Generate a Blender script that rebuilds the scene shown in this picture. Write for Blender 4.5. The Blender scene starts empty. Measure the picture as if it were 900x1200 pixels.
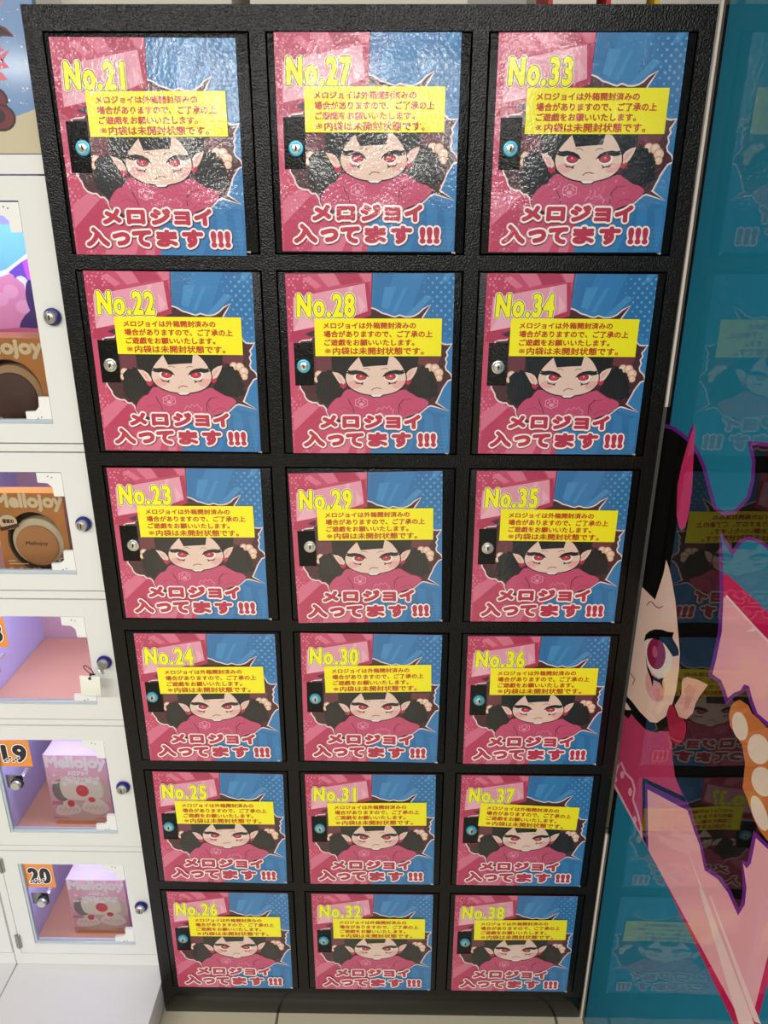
import bpy, bmesh, math, random
from mathutils import Vector, Matrix
from mathutils.geometry import tessellate_polygon
sc = bpy.context.scene
COL = sc.collection

# ---------------------------------------------------------------- camera, world, lights, exposure
cam_data = bpy.data.cameras.new('camera')
cam = bpy.data.objects.new('camera', cam_data); COL.objects.link(cam)
yaw, pitch, roll = -0.0117, 0.361, 0.0032
r0 = Vector((math.cos(yaw), -math.sin(yaw), 0))
fw = Vector((math.sin(yaw)*math.cos(pitch), math.cos(yaw)*math.cos(pitch), -math.sin(pitch)))
up0 = r0.cross(fw)
rt = r0*math.cos(roll)+up0*math.sin(roll); up = up0*math.cos(roll)-r0*math.sin(roll)
M = Matrix((( rt.x, up.x, -fw.x, 0.0347), (rt.y, up.y, -fw.y, -1.0807), (rt.z, up.z, -fw.z, 1.5321), (0, 0, 0, 1)))
cam.matrix_world = M
cam_data.sensor_fit = 'VERTICAL'; cam_data.sensor_height = 24.0; cam_data.lens = 24.0*870/1200
cam_data.clip_start = 0.02
sc.camera = cam

world = bpy.data.worlds.new('world'); sc.world = world; world.use_nodes = True
world.node_tree.nodes['Background'].inputs[0].default_value = (1.0, 0.97, 0.92, 1)
world.node_tree.nodes['Background'].inputs[1].default_value = 0.22

def ceiling_lamp(x, y, power, sx=1.25, sy=0.2, z=2.72, tilt=0):
    l = bpy.data.lights.new('ceiling_tube', 'AREA'); l.shape = 'RECTANGLE'; l.size = sx; l.size_y = sy
    l.energy = power; l.color = (1.0, 0.975, 0.93)
    o = bpy.data.objects.new('ceiling_tube', l); COL.objects.link(o); o.location = (x, y, z); o.rotation_euler = (math.radians(tilt), 0, 0)
for x in (-1.8, -0.45, 0.95):
    ceiling_lamp(x, -2.5, 46)
for x in (-2.9, -1.45, -0.1, 1.25):
    ceiling_lamp(x, -5.4, 13, 0.42, 0.12, tilt=60)
for x in (-2.4, -0.6, 1.1):
    ceiling_lamp(x, -8.6, 26, 0.5, 0.2, tilt=60)
sc.view_settings.view_transform = 'Standard'; sc.view_settings.look = 'None'
sc.view_settings.gamma = 1.0; sc.view_settings.use_curve_mapping = False
sc.view_settings.exposure = 0.0

# ---------------------------------------------------------------- materials
def lin(c):
    c = c/255.0
    return c/12.92 if c <= 0.04045 else ((c+0.055)/1.055)**2.4
def rgb(r, g, b): return (lin(r), lin(g), lin(b), 1)
MATS = {}
def mat(name, col, rough=0.5, metal=0.0, spec=0.5, coat=0.0, coat_rough=0.1, bumps=(), transm=0.0, emit=None, alpha=1.0):
    if name in MATS: return MATS[name]
    m = bpy.data.materials.new(name); m.use_nodes = True
    nt = m.node_tree; b = nt.nodes['Principled BSDF']
    b.inputs['Base Color'].default_value = rgb(*col)
    b.inputs['Roughness'].default_value = rough; b.inputs['Metallic'].default_value = metal
    b.inputs['Specular IOR Level'].default_value = spec
    b.inputs['Coat Weight'].default_value = coat; b.inputs['Coat Roughness'].default_value = coat_rough
    b.inputs['Transmission Weight'].default_value = transm; b.inputs['Alpha'].default_value = alpha
    if emit:
        b.inputs['Emission Color'].default_value = rgb(*emit[0]); b.inputs['Emission Strength'].default_value = emit[1]
    prev = None
    if bumps:
        geo = nt.nodes.new('ShaderNodeNewGeometry')
    for (scale, strength, dist, detail) in bumps:
        n = nt.nodes.new('ShaderNodeTexNoise'); n.inputs['Scale'].default_value = scale; n.inputs['Detail'].default_value = detail
        nt.links.new(geo.outputs['Position'], n.inputs['Vector'])
        bp = nt.nodes.new('ShaderNodeBump'); bp.inputs['Strength'].default_value = strength; bp.inputs['Distance'].default_value = dist
        nt.links.new(n.outputs['Fac'], bp.inputs['Height'])
        if prev: nt.links.new(prev.outputs['Normal'], bp.inputs['Normal'])
        prev = bp
    if prev:
        nt.links.new(prev.outputs['Normal'], b.inputs['Normal'])
        nt.links.new(prev.outputs['Normal'], b.inputs['Coat Normal'])
    MATS[name] = m
    return m
FILM = dict(rough=0.42, spec=0.35, coat=1.0, coat_rough=0.10, bumps=((11, 0.22, 0.02, 1.0), (230, 0.085, 0.004, 2.0)))
def film(name, col): return mat('film_'+name, col, **FILM)
GLOSS = dict(rough=0.45, spec=0.0, coat=0.6, coat_rough=0.03, bumps=((7, 0.05, 0.02, 0.0),))
def gloss(name, col): return mat('acrylic_'+name, col, **GLOSS)
BLACK = mat('black_powder_coat', (17, 16, 15), 0.2, 0, 0.24, bumps=((400, 0.38, 0.003, 1.5),))
BLACKDOOR = mat('black_door_paint', (16, 15, 14), 0.2, 0, 0.24, bumps=((420, 0.34, 0.0028, 1.5),))
KICK = mat('black_kick_paint', (18, 17, 15), 0.15, 0, 0.5, bumps=((420, 0.05, 0.001, 1.0),))
DARK = mat('dark_inside', (12, 12, 12), 0.8)
WHITE = mat('white_enamel', (226, 226, 222), 0.3, 0, 0.5, bumps=((300, 0.08, 0.001, 1.0),))
WHITE2 = mat('white_laminate', (224, 221, 221), 0.5)
WHITEPLASTIC = mat('white_plastic', (235, 234, 230), 0.4)
CYAN = mat('cyan_anodised', (84, 176, 200), 0.35, 0.35, bumps=())
CHROME = mat('chrome', (214, 212, 206), 0.28, 0.85)
SILVER = mat('silver_lock', (200, 198, 190), 0.28, 0.9)
NAVY = mat('navy_plastic', (30, 30, 120), 0.3)
SLOT = mat('key_slot', (14, 14, 14), 0.6)
SILVERTRIM = mat('white_edge_trim', (222, 214, 205), 0.35)

# ---------------------------------------------------------------- object helpers
def link(name, me, parent=None, loc=(0, 0, 0), rot=(0, 0, 0)):
    o = bpy.data.objects.new(name, me); COL.objects.link(o)
    if parent: o.parent = parent
    o.location = loc; o.rotation_euler = rot
    return o
def thing(name, label, cat, loc=(0, 0, 0), rot=(0, 0, 0), group=None):
    o = link(name, None, None, loc, rot); o.empty_display_size = 0.05
    return tag(o, label, cat, group)
def tag(o, label, cat=None, group=None):
    o['label'] = label
    if cat: o['category'] = cat
    if group: o['group'] = group
    return o
def struct(o):
    o['kind'] = 'structure'; return o

class MB:
    """collects shapes with materials into one mesh"""
    def __init__(s): s.v = []; s.f = []; s.m = []; s.mats = []; s.sm = []
    def mi(s, m):
        if m not in s.mats: s.mats.append(m)
        return s.mats.index(m)
    def face(s, pts, m, smooth=False):
        i = len(s.v); s.v += [tuple(p) for p in pts]; s.f.append(tuple(range(i, i+len(pts)))); s.m.append(s.mi(m)); s.sm.append(smooth)
    def raw(s, vs, fs, m, smooth=False):
        i = len(s.v); s.v += [tuple(p) for p in vs]; k = s.mi(m)
        for f in fs: s.f.append(tuple(i+q for q in f)); s.m.append(k); s.sm.append(smooth)
    def bm(s, b, m, smooth=False):
        b.verts.index_update(); s.raw([v.co[:] for v in b.verts], [[v.index for v in f.verts] for f in b.faces], m, smooth); b.free()
    def box(s, x0, x1, y0, y1, z0, z1, m, bev=0.0, seg=2):
        b = bmesh.new(); bmesh.ops.create_cube(b, size=1.0)
        for v in b.verts:
            v.co = ((x0+x1)/2+v.co.x*(x1-x0), (y0+y1)/2+v.co.y*(y1-y0), (z0+z1)/2+v.co.z*(z1-z0))
        if bev: bmesh.ops.bevel(b, geom=b.edges[:], offset=bev, segments=seg, affect='EDGES', profile=0.5)
        s.bm(b, m)
    def lathe(s, prof, m, n=28, axis='y', at=(0, 0, 0), smooth=True):
        """prof: (radius, along); along runs on -Y for axis y"""
        vs = []; fs = []
        for (r, h) in prof:
            for k in range(n):
                a = 2*math.pi*k/n
                if axis == 'y': vs.append((at[0]+r*math.cos(a), at[1]-h, at[2]+r*math.sin(a)))
                else: vs.append((at[0]+r*math.cos(a), at[1]+r*math.sin(a), at[2]+h))
        for i in range(len(prof)-1):
            for k in range(n):
                q = (k+1) % n
                f = [i*n+k, i*n+q, (i+1)*n+q, (i+1)*n+k]
                fs.append(f if axis == 'z' else f)
        fs.append([(len(prof)-1)*n+k for k in range(n)])
        s.raw(vs, fs, m, smooth)
    def torus(s, R, r, m, at, ax, n=26, k=8):
        ax = Vector(ax).normalized(); u = ax.orthogonal().normalized(); w = ax.cross(u)
        vs = []; fs = []
        for i in range(n):
            a = 2*math.pi*i/n; d = u*math.cos(a)+w*math.sin(a)
            for j in range(k):
                b = 2*math.pi*j/k; p = Vector(at)+d*(R+r*math.cos(b))+ax*r*math.sin(b); vs.append(p[:])
        for i in range(n):
            for j in range(k):
                fs.append([i*k+j, ((i+1) % n)*k+j, ((i+1) % n)*k+(j+1) % k, i*k+(j+1) % k])
        s.raw(vs, fs, m, True)
    def plate(s, xs, zs, holes, y0, y1, m):
        """slab between y0 (front) and y1 cut on the grid xs, zs; holes = set of open cells (i, j)"""
        solid = lambda i, j: 0 <= i < len(xs)-1 and 0 <= j < len(zs)-1 and (i, j) not in holes
        for i in range(len(xs)-1):
            for j in range(len(zs)-1):
                if not solid(i, j): continue
                a, b, c, d = xs[i], xs[i+1], zs[j], zs[j+1]
                s.face([(a, y0, c), (b, y0, c), (b, y0, d), (a, y0, d)], m)
                s.face([(a, y1, d), (b, y1, d), (b, y1, c), (a, y1, c)], m)
                if not solid(i-1, j): s.face([(a, y1, c), (a, y0, c), (a, y0, d), (a, y1, d)], m)
                if not solid(i+1, j): s.face([(b, y0, c), (b, y1, c), (b, y1, d), (b, y0, d)], m)
                if not solid(i, j-1): s.face([(a, y1, c), (b, y1, c), (b, y0, c), (a, y0, c)], m)
                if not solid(i, j+1): s.face([(a, y0, d), (b, y0, d), (b, y1, d), (a, y1, d)], m)
    def mesh(s, name, weld=False):
        me = bpy.data.meshes.new(name); me.from_pydata(s.v, [], s.f)
        for m in s.mats: me.materials.append(m)
        me.polygons.foreach_set('material_index', s.m); me.polygons.foreach_set('use_smooth', s.sm)
        if weld:
            b = bmesh.new(); b.from_mesh(me); bmesh.ops.remove_doubles(b, verts=b.verts[:], dist=1e-5)
            bmesh.ops.recalc_face_normals(b, faces=b.faces[:]); b.to_mesh(me); b.free()
            me.set_sharp_from_angle(angle=math.radians(38))
        me.update(); return me
    def obj(s, name, parent=None, loc=(0, 0, 0), rot=(0, 0, 0), weld=True):
        return link(name, s.mesh(name, weld), parent, loc, rot)

# ---------------------------------------------------------------- flat printed art
_txt = {}
def glyphs(body, space=1.0):
    key = (body, space)
    if key in _txt: return _txt[key]
    c = bpy.data.curves.new('lettering', 'FONT'); c.body = body; c.size = 1.0; c.resolution_u = 3; c.space_character = space
    o = bpy.data.objects.new('lettering', c); COL.objects.link(o)
    dg = bpy.context.evaluated_depsgraph_get(); dg.update()
    me = bpy.data.meshes.new_from_object(o.evaluated_get(dg))
    vs = [(v.co.x, v.co.y) for v in me.vertices]; fs = [tuple(p.vertices) for p in me.polygons]
    bpy.data.objects.remove(o); bpy.data.curves.remove(c); bpy.data.meshes.remove(me)
    _txt[key] = (vs, fs); return _txt[key]
def homography(src, dst):
    A = []
    for (x, y), (u, v) in zip(src, dst):
        A.append([x, y, 1, 0, 0, 0, -u*x, -u*y, u]); A.append([0, 0, 0, x, y, 1, -v*x, -v*y, v])
    n = 8
    for i in range(n):
        p = max(range(i, n), key=lambda k: abs(A[k][i])); A[i], A[p] = A[p], A[i]
        for k in range(n):
            if k != i:
                q = A[k][i]/A[i][i]; A[k] = [a-q*b for a, b in zip(A[k], A[i])]
    h = [A[i][8]/A[i][i] for i in range(n)]
    def f(x, y):
        w = h[6]*x+h[7]*y+1
        return ((h[0]*x+h[1]*y+h[2])/w, (h[3]*x+h[4]*y+h[5])/w)
    return f
def clip(poly, x0, x1, y0, y1):
    for ax, lim, sgn in ((0, x0, 1), (0, x1, -1), (1, y0, 1), (1, y1, -1)):
        out = []
        for i in range(len(poly)):
            a, b = poly[i-1], poly[i]; da = (a[ax]-lim)*sgn; db = (b[ax]-lim)*sgn
            if (da >= 0) != (db >= 0):
                t = da/(da-db); out.append((a[0]+(b[0]-a[0])*t, a[1]+(b[1]-a[1])*t))
            if db >= 0: out.append(b)
        poly = out
        if len(poly) < 3: return []
    return poly
def smooth(pts, n=5):
    out = []; L = len(pts)
    for i in range(L):
        p0, p1, p2, p3 = pts[i-1], pts[i], pts[(i+1) % L], pts[(i+2) % L]
        for k in range(n):
            t = k/n
            out.append(tuple(0.5*(2*p1[j]+(p2[j]-p0[j])*t+(2*p0[j]-5*p1[j]+4*p2[j]-p3[j])*t*t+(3*p1[j]-p0[j]-3*p2[j]+p3[j])*t**3) for j in (0, 1)))
    return out
def offset(pts, d):
    n = len(pts); A = sum(pts[i-1][0]*pts[i][1]-pts[i][0]*pts[i-1][1] for i in range(n)); s = 1 if A > 0 else -1
    out = []
    for i in range(n):
        a, b, c = pts[i-1], pts[i], pts[(i+1) % n]
        def nr(p, q):
            dx, dy = q[0]-p[0], q[1]-p[1]; l = math.hypot(dx, dy) or 1; return (dy/l*s, -dx/l*s)
        u, v = nr(a, b), nr(b, c); mx, my = u[0]+v[0], u[1]+v[1]; k = min(2.0/max((mx*mx+my*my), 1.0), 2.0)
        out.append((b[0]+mx*k*d, b[1]+my*k*d))
    return out
def ell(cx, cy, rx, ry, tilt=0, n=18, a0=0, a1=360):
    t = math.radians(tilt); full = abs(a1-a0) >= 360; k = n if full else n+1
    return [(cx+rx*math.cos(a)*math.cos(t)-ry*math.sin(a)*math.sin(t), cy+rx*math.cos(a)*math.sin(t)+ry*math.sin(a)*math.cos(t))
            for a in (math.radians(a0+(a1-a0)*i/n) for i in range(k))]
def stroke(pts, w):
    L = []; R = []
    for i, p in enumerate(pts):
        a, b = pts[max(i-1, 0)], pts[min(i+1, len(pts)-1)]; dx, dy = b[0]-a[0], b[1]-a[1]; l = math.hypot(dx, dy) or 1
        L.append((p[0]-dy/l*w/2, p[1]+dx/l*w/2)); R.append((p[0]+dy/l*w/2, p[1]-dx/l*w/2))
    return L+R[::-1]
class Art:
    """flat print: polygons stacked in hair-thin ink layers. fn maps art coordinates to local (x, z); cells are the printed rectangles (x0,x1,z0,z1);
    place maps (x, z, height above the sheet) to 3-D"""
    def __init__(s, fn, cells, place, step=0.00002, start=0.0001):
        s.fn = fn; s.cells = cells; s.place = place; s.step = step; s.d = start; s.mb = MB()
    def poly(s, pts, m, same=False):
        if not same: s.d += s.step
        q = [s.fn(*p) for p in pts]
        for t in tessellate_polygon([[Vector((a, b, 0)) for a, b in q]]):
            tri = [q[i] for i in t]
            for c in s.cells:
                r = clip(tri, *c)
                if r:
                    ar = sum(r[i-1][0]*r[i][1]-r[i][0]*r[i-1][1] for i in range(len(r)))
                    if abs(ar) < 1e-10: continue
                    if ar < 0: r = r[::-1]
                    s.mb.face([s.place(a, b, s.d) for a, b in r], m)
    def polys(s, lst, m):
        s.d += s.step
        for p in lst: s.poly(p, m, True)
    def text(s, body, x0, x1, ytop, ybot, m, bold=0.0, n=12, ref=None, space=1.0):
        """lettering fitted to the box x0..x1, ytop..ybot (ref: the text that would fill the box)"""
        s.d += s.step
        vs, fs = glyphs(body, space); rv, _ = glyphs(ref, space) if ref else (vs, 0)
        ax, bx = min(v[0] for v in rv), max(v[0] for v in rv); ay, by = min(v[1] for v in rv), max(v[1] for v in rv)
        pts = [(x0+(x-ax)/(bx-ax)*(x1-x0), ybot+(y-ay)/(by-ay)*(ytop-ybot)) for x, y in vs]
        offs = [(0.0, 0.0)]
        if bold: offs += [(bold*math.cos(2*math.pi*k/n), bold*math.sin(2*math.pi*k/n)) for k in range(n)]
        for k, (dx, dy) in enumerate(offs):
            s.mb.raw([s.place(*s.fn(x+dx, y+dy), s.d+2e-6*k) for x, y in pts], fs, m)
        s.d += 2e-6*len(offs)
    def mesh(s, name): return s.mb.mesh(name)
FRONT = lambda x, z, d: (x, -d, z)
# ---------------------------------------------------------------- setting: floor and back wall
def tile_material():
    m = bpy.data.materials.new('cream_floor_tile'); m.use_nodes = True; nt = m.node_tree; b = nt.nodes['Principled BSDF']
    tc = nt.nodes.new('ShaderNodeNewGeometry'); mp = nt.nodes.new('ShaderNodeMapping'); mp.inputs['Location'].default_value = (0.197, 0.05, 0)
    br = nt.nodes.new('ShaderNodeTexBrick'); br.offset = 0.0; br.inputs['Scale'].default_value = 1.0
    br.inputs['Brick Width'].default_value = 0.58; br.inputs['Row Height'].default_value = 0.58; br.inputs['Mortar Size'].default_value = 0.003
    br.inputs['Color1'].default_value = rgb(206, 196, 168); br.inputs['Color2'].default_value = rgb(202, 192, 166); br.inputs['Mortar'].default_value = rgb(105, 98, 84)
    nt.links.new(tc.outputs['Position'], mp.inputs['Vector']); nt.links.new(mp.outputs['Vector'], br.inputs['Vector'])
    nt.links.new(br.outputs['Color'], b.inputs['Base Color']); b.inputs['Roughness'].default_value = 0.3
    return m
mb = MB(); mb.box(-4, 4, -9, 0.9, -0.1, 0, tile_material()); struct(mb.obj('floor'))
mb = MB(); mb.box(-4, 4, 0.9, 1.0, 0, 2.9, mat('wall_paint', (196, 192, 182), 0.7)); struct(mb.obj('wall_back'))

# ---------------------------------------------------------------- black locker cabinet
W, H = 0.8655, 1.7955
X0, X1 = -W/2, W/2
DW, DH = 0.2565, 0.2605                     # door leaf
DX = [-0.2795, 0.0012, 0.2819]; DZ = [1.6345-0.2852*r for r in range(6)]
locker = thing('locker_cabinet', 'tall black metal locker cabinet with eighteen postered doors standing on cream floor tiles', 'locker cabinet')
G = 0.0022
xs = [X0]; zs = [0.062]
for x in DX: xs += [x-DW/2-G, x+DW/2+G]
xs.append(X1)
for z in DZ[::-1]: zs += [z-DH/2-G, z+DH/2+G]
zs.append(H)
mb = MB(); mb.plate(xs, zs, {(i, j) for i in (1, 3, 5) for j in range(1, 12, 2)}, 0.0, 0.016, BLACK)
mb.obj('frame', locker)
mb = MB()
t = 0.004
mb.box(X0+0.0005, X0+t, 0.016, 0.40, 0.02, H-0.001, BLACK); mb.box(X1-t, X1-0.0005, 0.016, 0.40, 0.02, H-0.001, BLACK)
mb.box(X0+t, X1-t, 0.016, 0.40, H-t, H-0.001, BLACK); mb.box(X0+t, X1-t, 0.396, 0.40, 0.02, H-t, BLACK); mb.box(X0+t, X1-t, 0.022, 0.396, 0.02, 0.03, BLACK)
mb.box(X0+t, X1-t, 0.05, 0.06, 0.03, H-t, DARK)
mb.obj('carcass', locker)
mb = MB(); mb.box(X0, X1, 0.0005, 0.02, 0.0, 0.0615, KICK, 0.0012); mb.obj('kick_plate', locker)

def lock_mesh(ringmat, facemat, name):
    m = MB()
    m.lathe([(0.0100, 0.0), (0.0100, 0.0020), (0.0094, 0.0032), (0.0080, 0.0038), (0.0060, 0.0034)], ringmat)
    m.lathe([(0.0060, 0.0030), (0.0058, 0.0044), (0.0050, 0.0048)], facemat)
    m.box(-0.0009, 0.0009, -0.0052, -0.0046, -0.0034, 0.0034, SLOT); m.lathe([(0.0016, 0.0046), (0.0016, 0.0053)], SLOT, 12)
    return m.mesh(name, True)
LOCK_CYAN = lock_mesh(CYAN, CHROME, 'cyan_lock'); LOCK_SILVER = lock_mesh(SILVER, CHROME, 'silver_lock')
mb = MB(); mb.box(-DW/2, DW/2, -0.0012, 0.016, -DH/2, DH/2, BLACKDOOR, 0.0012, 2); DOORMESH = mb.mesh('door', True)
mb = MB(); mb.lathe([(0.0016, -0.002), (0.0016, 0.003), (0.0008, 0.0036)], CHROME, 10); mb.box(-0.004, 0.0, -0.0026, -0.0012, -0.0008, 0.0012, CHROME, 0.0003, 1); PINMESH = mb.mesh('hinge_pin', True)

# ---------------------------------------------------------------- poster print (drawn on the sheet's own plane)
PW, PH = 0.2352, 0.2585
toP = homography([(62, 42), (833, 42), (92, 862), (803, 862)], [(-PW/2, PH/2), (PW/2, PH/2), (-PW/2, -PH/2), (PW/2, -PH/2)])
hx0, hz1 = toP(98, 358); hx1, hz0 = toP(192, 553)
CELLS = [(-PW/2, hx0, -PH/2, PH/2), (hx1, PW/2, -PH/2, PH/2), (hx0, hx1, hz1, PH/2), (hx0, hx1, -PH/2, hz0)]
def poster_mesh():
    A = Art(toP, CELLS, FRONT)
    A.mb.plate([-PW/2, hx0, hx1, PW/2], [-PH/2, hz0, hz1, PH/2], {(1, 1)}, 0.0, 0.0006, film('rose', (196, 72, 104)))
    rnd = random.Random(4)
    rose_d = film('rose_dark', (176, 48, 84)); rose_l = film('rose_light', (214, 110, 138)); rose_p = film('rose_pale', (226, 152, 172))
    dot = film('rose_dot', (222, 128, 152))
    blue = film('blue', (52, 124, 180)); blue_l = film('blue_light', (68, 138, 191)); blue_d = film('blue_dark', (45, 112, 168)); bdot = film('blue_dot', (98, 164, 208))
    brown = film('maroon', (72, 34, 40)); ink = film('ink', (24, 22, 22)); white = film('paper_white', (238, 214, 214))
    skin = film('skin', (232, 200, 184)); blush = film('blush', (230, 170, 164)); shirt = film('shirt', (196, 76, 112)); shirt_d = film('shirt_dark', (150, 40, 74))
    red = film('title_red', (184, 46, 74)); eye = film('eye_red', (164, 34, 56)); bun = film('bun', (234, 196, 160)); bun_d = film('bun_dark', (196, 140, 110))
    teethw = film('clean_white', (240, 236, 230))
    # rose half
    A.polys([[(62, 42), (170, 42), (260, 300), (62, 330)]], film('rose_mid', (188, 60, 94)))
    A.polys([[(140, 65), (170, 52), (230, 100), (200, 112)], [(208, 44), (290, 42), (312, 92), (258, 104)], [(400, 42), (455, 42), (452, 78), (425, 84)]], rose_l)
    A.polys([[(285, 42), (390, 42), (415, 80), (320, 96)]], rose_d)
    dots = []
    for i in range(24):
        for j in range(60):
            x = 70+i*19+(j % 2)*9.5; y = 52+j*14
            if (x < 118+j*0.6 and y < 330) or (x < 175 and y < 115) or (y > 560 and x < 120+0.25*(y-560)+(60 if y > 780 else 0)):
                if rnd.random() < 0.8: dots.append(ell(x+rnd.uniform(-2, 2), y+rnd.uniform(-2, 2), *(rnd.uniform(2.6, 6.0),)*2, n=8))
    A.polys(dots, dot)
    A.polys([[(94, 675), (166, 626), (212, 650), (96, 762)], [(250, 770), (330, 770), (300, 862), (210, 862)]], rose_l)
    A.polys([[(96, 762), (212, 650), (250, 690), (130, 862), (100, 862)]], film('rose_deep', (186, 56, 92)))
    A.polys([[(330, 780), (372, 780), (340, 862), (296, 862)], [(392, 790), (425, 790), (420, 862), (380, 862)]], rose_l)
    # blue half
    A.poly([(460, 42), (833, 42), (803, 862), (444, 862), (452, 600), (453, 200)], blue)
    A.poly(stroke([(460, 42), (452, 205)], 3), ink)
    A.poly([(700, 42), (833, 42), (815, 350), (720, 260), (640, 190)], blue_d)
    A.poly([(470, 42), (560, 42), (500, 205), (455, 195)], blue_d)
    A.polys([[(516, 104), (570, 100), (530, 205), (498, 193)], [(600, 110), (620, 104), (565, 220), (548, 216)], [(700, 140), (735, 150), (640, 236), (610, 236)], [(790, 42), (826, 42), (800, 80), (770, 84)]], blue_l)
    bd = []
    for j in range(24):
        for i in range(12):
            x = 828-i*38-(j % 2)*19; y = 64+j*21
            lim = 680 if j < 6 else 680+(j-6)*13
            if x > lim: bd.append(ell(x, y, *(2.2+4.2*min(1, max(0, (x-lim)/70)),)*2, n=9))
    A.polys(bd, bdot)
    A.poly([(700, 662), (803, 690), (803, 862), (620, 862)], blue_d)
    A.polys([[(690, 668), (730, 690), (740, 860), (690, 860)], [(760, 700), (795, 690), (800, 800), (780, 860)]], blue)
    A.polys([ell(720+13*i+(j % 2)*6, 770+j*16, 3.2, 3.2, n=8) for i in range(6) for j in range(6)], film('blue_dot_faint', (72, 140, 190)))
    # torn opening
    hole = [(130, 560), (130, 352), (180, 348), (184, 338), (300, 262), (430, 204), (448, 202), (470, 208), (486, 217), (500, 226), (520, 231), (545, 240), (562, 244), (582, 236), (606, 244), (630, 244), (652, 238), (672, 226), (690, 208),
            (722, 186), (694, 222), (682, 240), (676, 262), (740, 300), (764, 356), (778, 368), (798, 370), (812, 366), (798, 386), (788, 398), (794, 414), (784, 430), (790, 448), (783, 466), (788, 484), (800, 494), (808, 502),
            (814, 520), (796, 528), (782, 548), (770, 566), (762, 586), (752, 606), (744, 624), (738, 632), (802, 668), (738, 644), (720, 640), (704, 646), (690, 658), (674, 672), (640, 700), (300, 720), (262, 700),
            (254, 680), (247, 656), (232, 640), (216, 640), (202, 626), (184, 626), (164, 618), (152, 604), (148, 588), (140, 576)]
    A.poly(offset(hole, 7.5), white)
    A.poly(offset(hole, 1.0), ink)
    A.poly(offset(hole, -1.0), brown)
    A.poly([(195, 420), (275, 418), (265, 500), (200, 560)], film('maroon_light', (108, 52, 62)))
    A.poly([(655, 418), (770, 418), (745, 470), (668, 455)], film('maroon_light', (108, 52, 62)))
    A.poly([(98, 152), (425, 87), (437, 213), (334, 250), (290, 300), (98, 305), (190, 330), (452, 232), (455, 160), (440, 80)], rose_d)
    A.poly([(92, 300), (190, 300), (192, 336), (150, 340), (110, 356), (78, 350)], rose_d)
    A.poly([(150, 318), (192, 300), (192, 330), (176, 330)], film('plum', (60, 30, 62)))
    A.poly([(98, 152), (425, 87), (437, 213), (334, 250), (98, 305)], rose_p)
    A.polys([[(350, 104), (372, 100), (345, 190)], [(98, 305), (150, 200), (200, 284)], [(395, 140), (430, 190), (400, 226)]], film('rose_sheen', (234, 172, 188)))
    # buns held at both sides, hair, figure
    for (x, y, r) in ((714, 470, 17), (741, 473, 18), (757, 494, 19), (758, 517, 14), (212, 503, 17), (205, 524, 14)):
        A.poly(ell(x, y, r+2.5, r+2.5), bun_d); A.poly(ell(x, y, r, r), bun); A.poly(ell(x-2, y-4, r*0.5, r*0.45), white)
    puffL = [(214, 500), (230, 488), (243, 492), (252, 480), (266, 484), (274, 494), (290, 520), (318, 552), (332, 578), (318, 588), (312, 602), (294, 604), (284, 618), (268, 618), (262, 634), (248, 644), (236, 632), (222, 634), (214, 618), (202, 612), (204, 594), (194, 580), (202, 564), (196, 548), (206, 534), (202, 516)]
    puffR = [(614, 566), (630, 540), (644, 506), (660, 472), (672, 476), (682, 459), (694, 470), (710, 472), (716, 488), (732, 494), (732, 512), (748, 522), (742, 540), (754, 556), (746, 572), (756, 588), (744, 604), (730, 602), (716, 614), (702, 606), (690, 612), (676, 602), (660, 604), (650, 590), (632, 588)]
    A.poly(smooth(puffL, 3), ink); A.poly(smooth(puffR, 3), ink)
    hl = film('hair_sheen', (44, 40, 38))
    A.poly(smooth([(272, 380), (300, 300), (470, 262), (640, 300), (666, 380), (664, 440), (640, 500), (610, 520), (330, 520), (300, 500), (274, 470)], 4), ink)
    A.polys([stroke([(660+i*14, 510+abs(i-2)*8), (668+i*12, 560), (664+i*13, 590)], 2.2) for i in range(5)]+[stroke([(230+i*15, 520+abs(i-2)*7), (226+i*15, 560), (232+i*13, 596)], 2.2) for i in range(5)], hl)
    body = [(332, 574), (360, 570), (420, 592), (474, 600), (535, 592), (596, 570), (620, 580), (660, 604), (690, 612), (712, 632), (690, 656), (664, 676), (600, 700), (560, 730), (390, 730), (300, 706), (262, 690), (250, 668), (262, 640), (288, 612), (310, 604)]
    A.poly(offset(smooth(body, 3), 2.5), ink); A.poly(smooth(body, 3), shirt)
    A.polys([stroke([(347, 618), (358, 640), (368, 658), (372, 678)], 3), stroke([(630, 612), (598, 618), (576, 640), (574, 680)], 3.5), stroke([(574, 634), (582, 650), (588, 668)], 3), stroke([(300, 660), (330, 650), (362, 668)], 2)], shirt_d)
    A.polys([stroke([(598, 614), (580, 634), (574, 646), (575, 676)], 2.4), stroke([(345, 612), (352, 632), (366, 654), (371, 676)], 2.4)], ink)
    A.polys([stroke([(600, 684), (616, 668), (640, 662), (664, 668)], 2.2)], shirt_d)
    # pale badge prints on the shirt
    pp = film('print_pale', (226, 150, 172)); badge = []
    for k in range(12):
        a = 2*math.pi*k/12; badge.append((405+34*math.cos(a)*(1.0 if k % 2 else 0.84), 630+26*math.sin(a)*(1.0 if k % 2 else 0.84)))
    A.poly(badge, pp); A.poly(offset(badge, -3.5), shirt); A.poly(ell(405, 638, 11, 8), pp); A.polys([ell(405+16*math.cos(a), 632+14*math.sin(a), 4, 4, n=9) for a in (3.4, 4.1, 5.3, 6.0)], pp)
    A.polys([stroke([(470, 672), (484, 652), (498, 662), (506, 646), (520, 656), (530, 644), (540, 660), (552, 664), (545, 678)], 3), stroke([(462, 690), (490, 676), (520, 690), (556, 684)], 3)], pp)
    # head
    earL = [(272, 489), (300, 494), (318, 506), (332, 528), (334, 550), (316, 552), (300, 534), (286, 512)]
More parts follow.
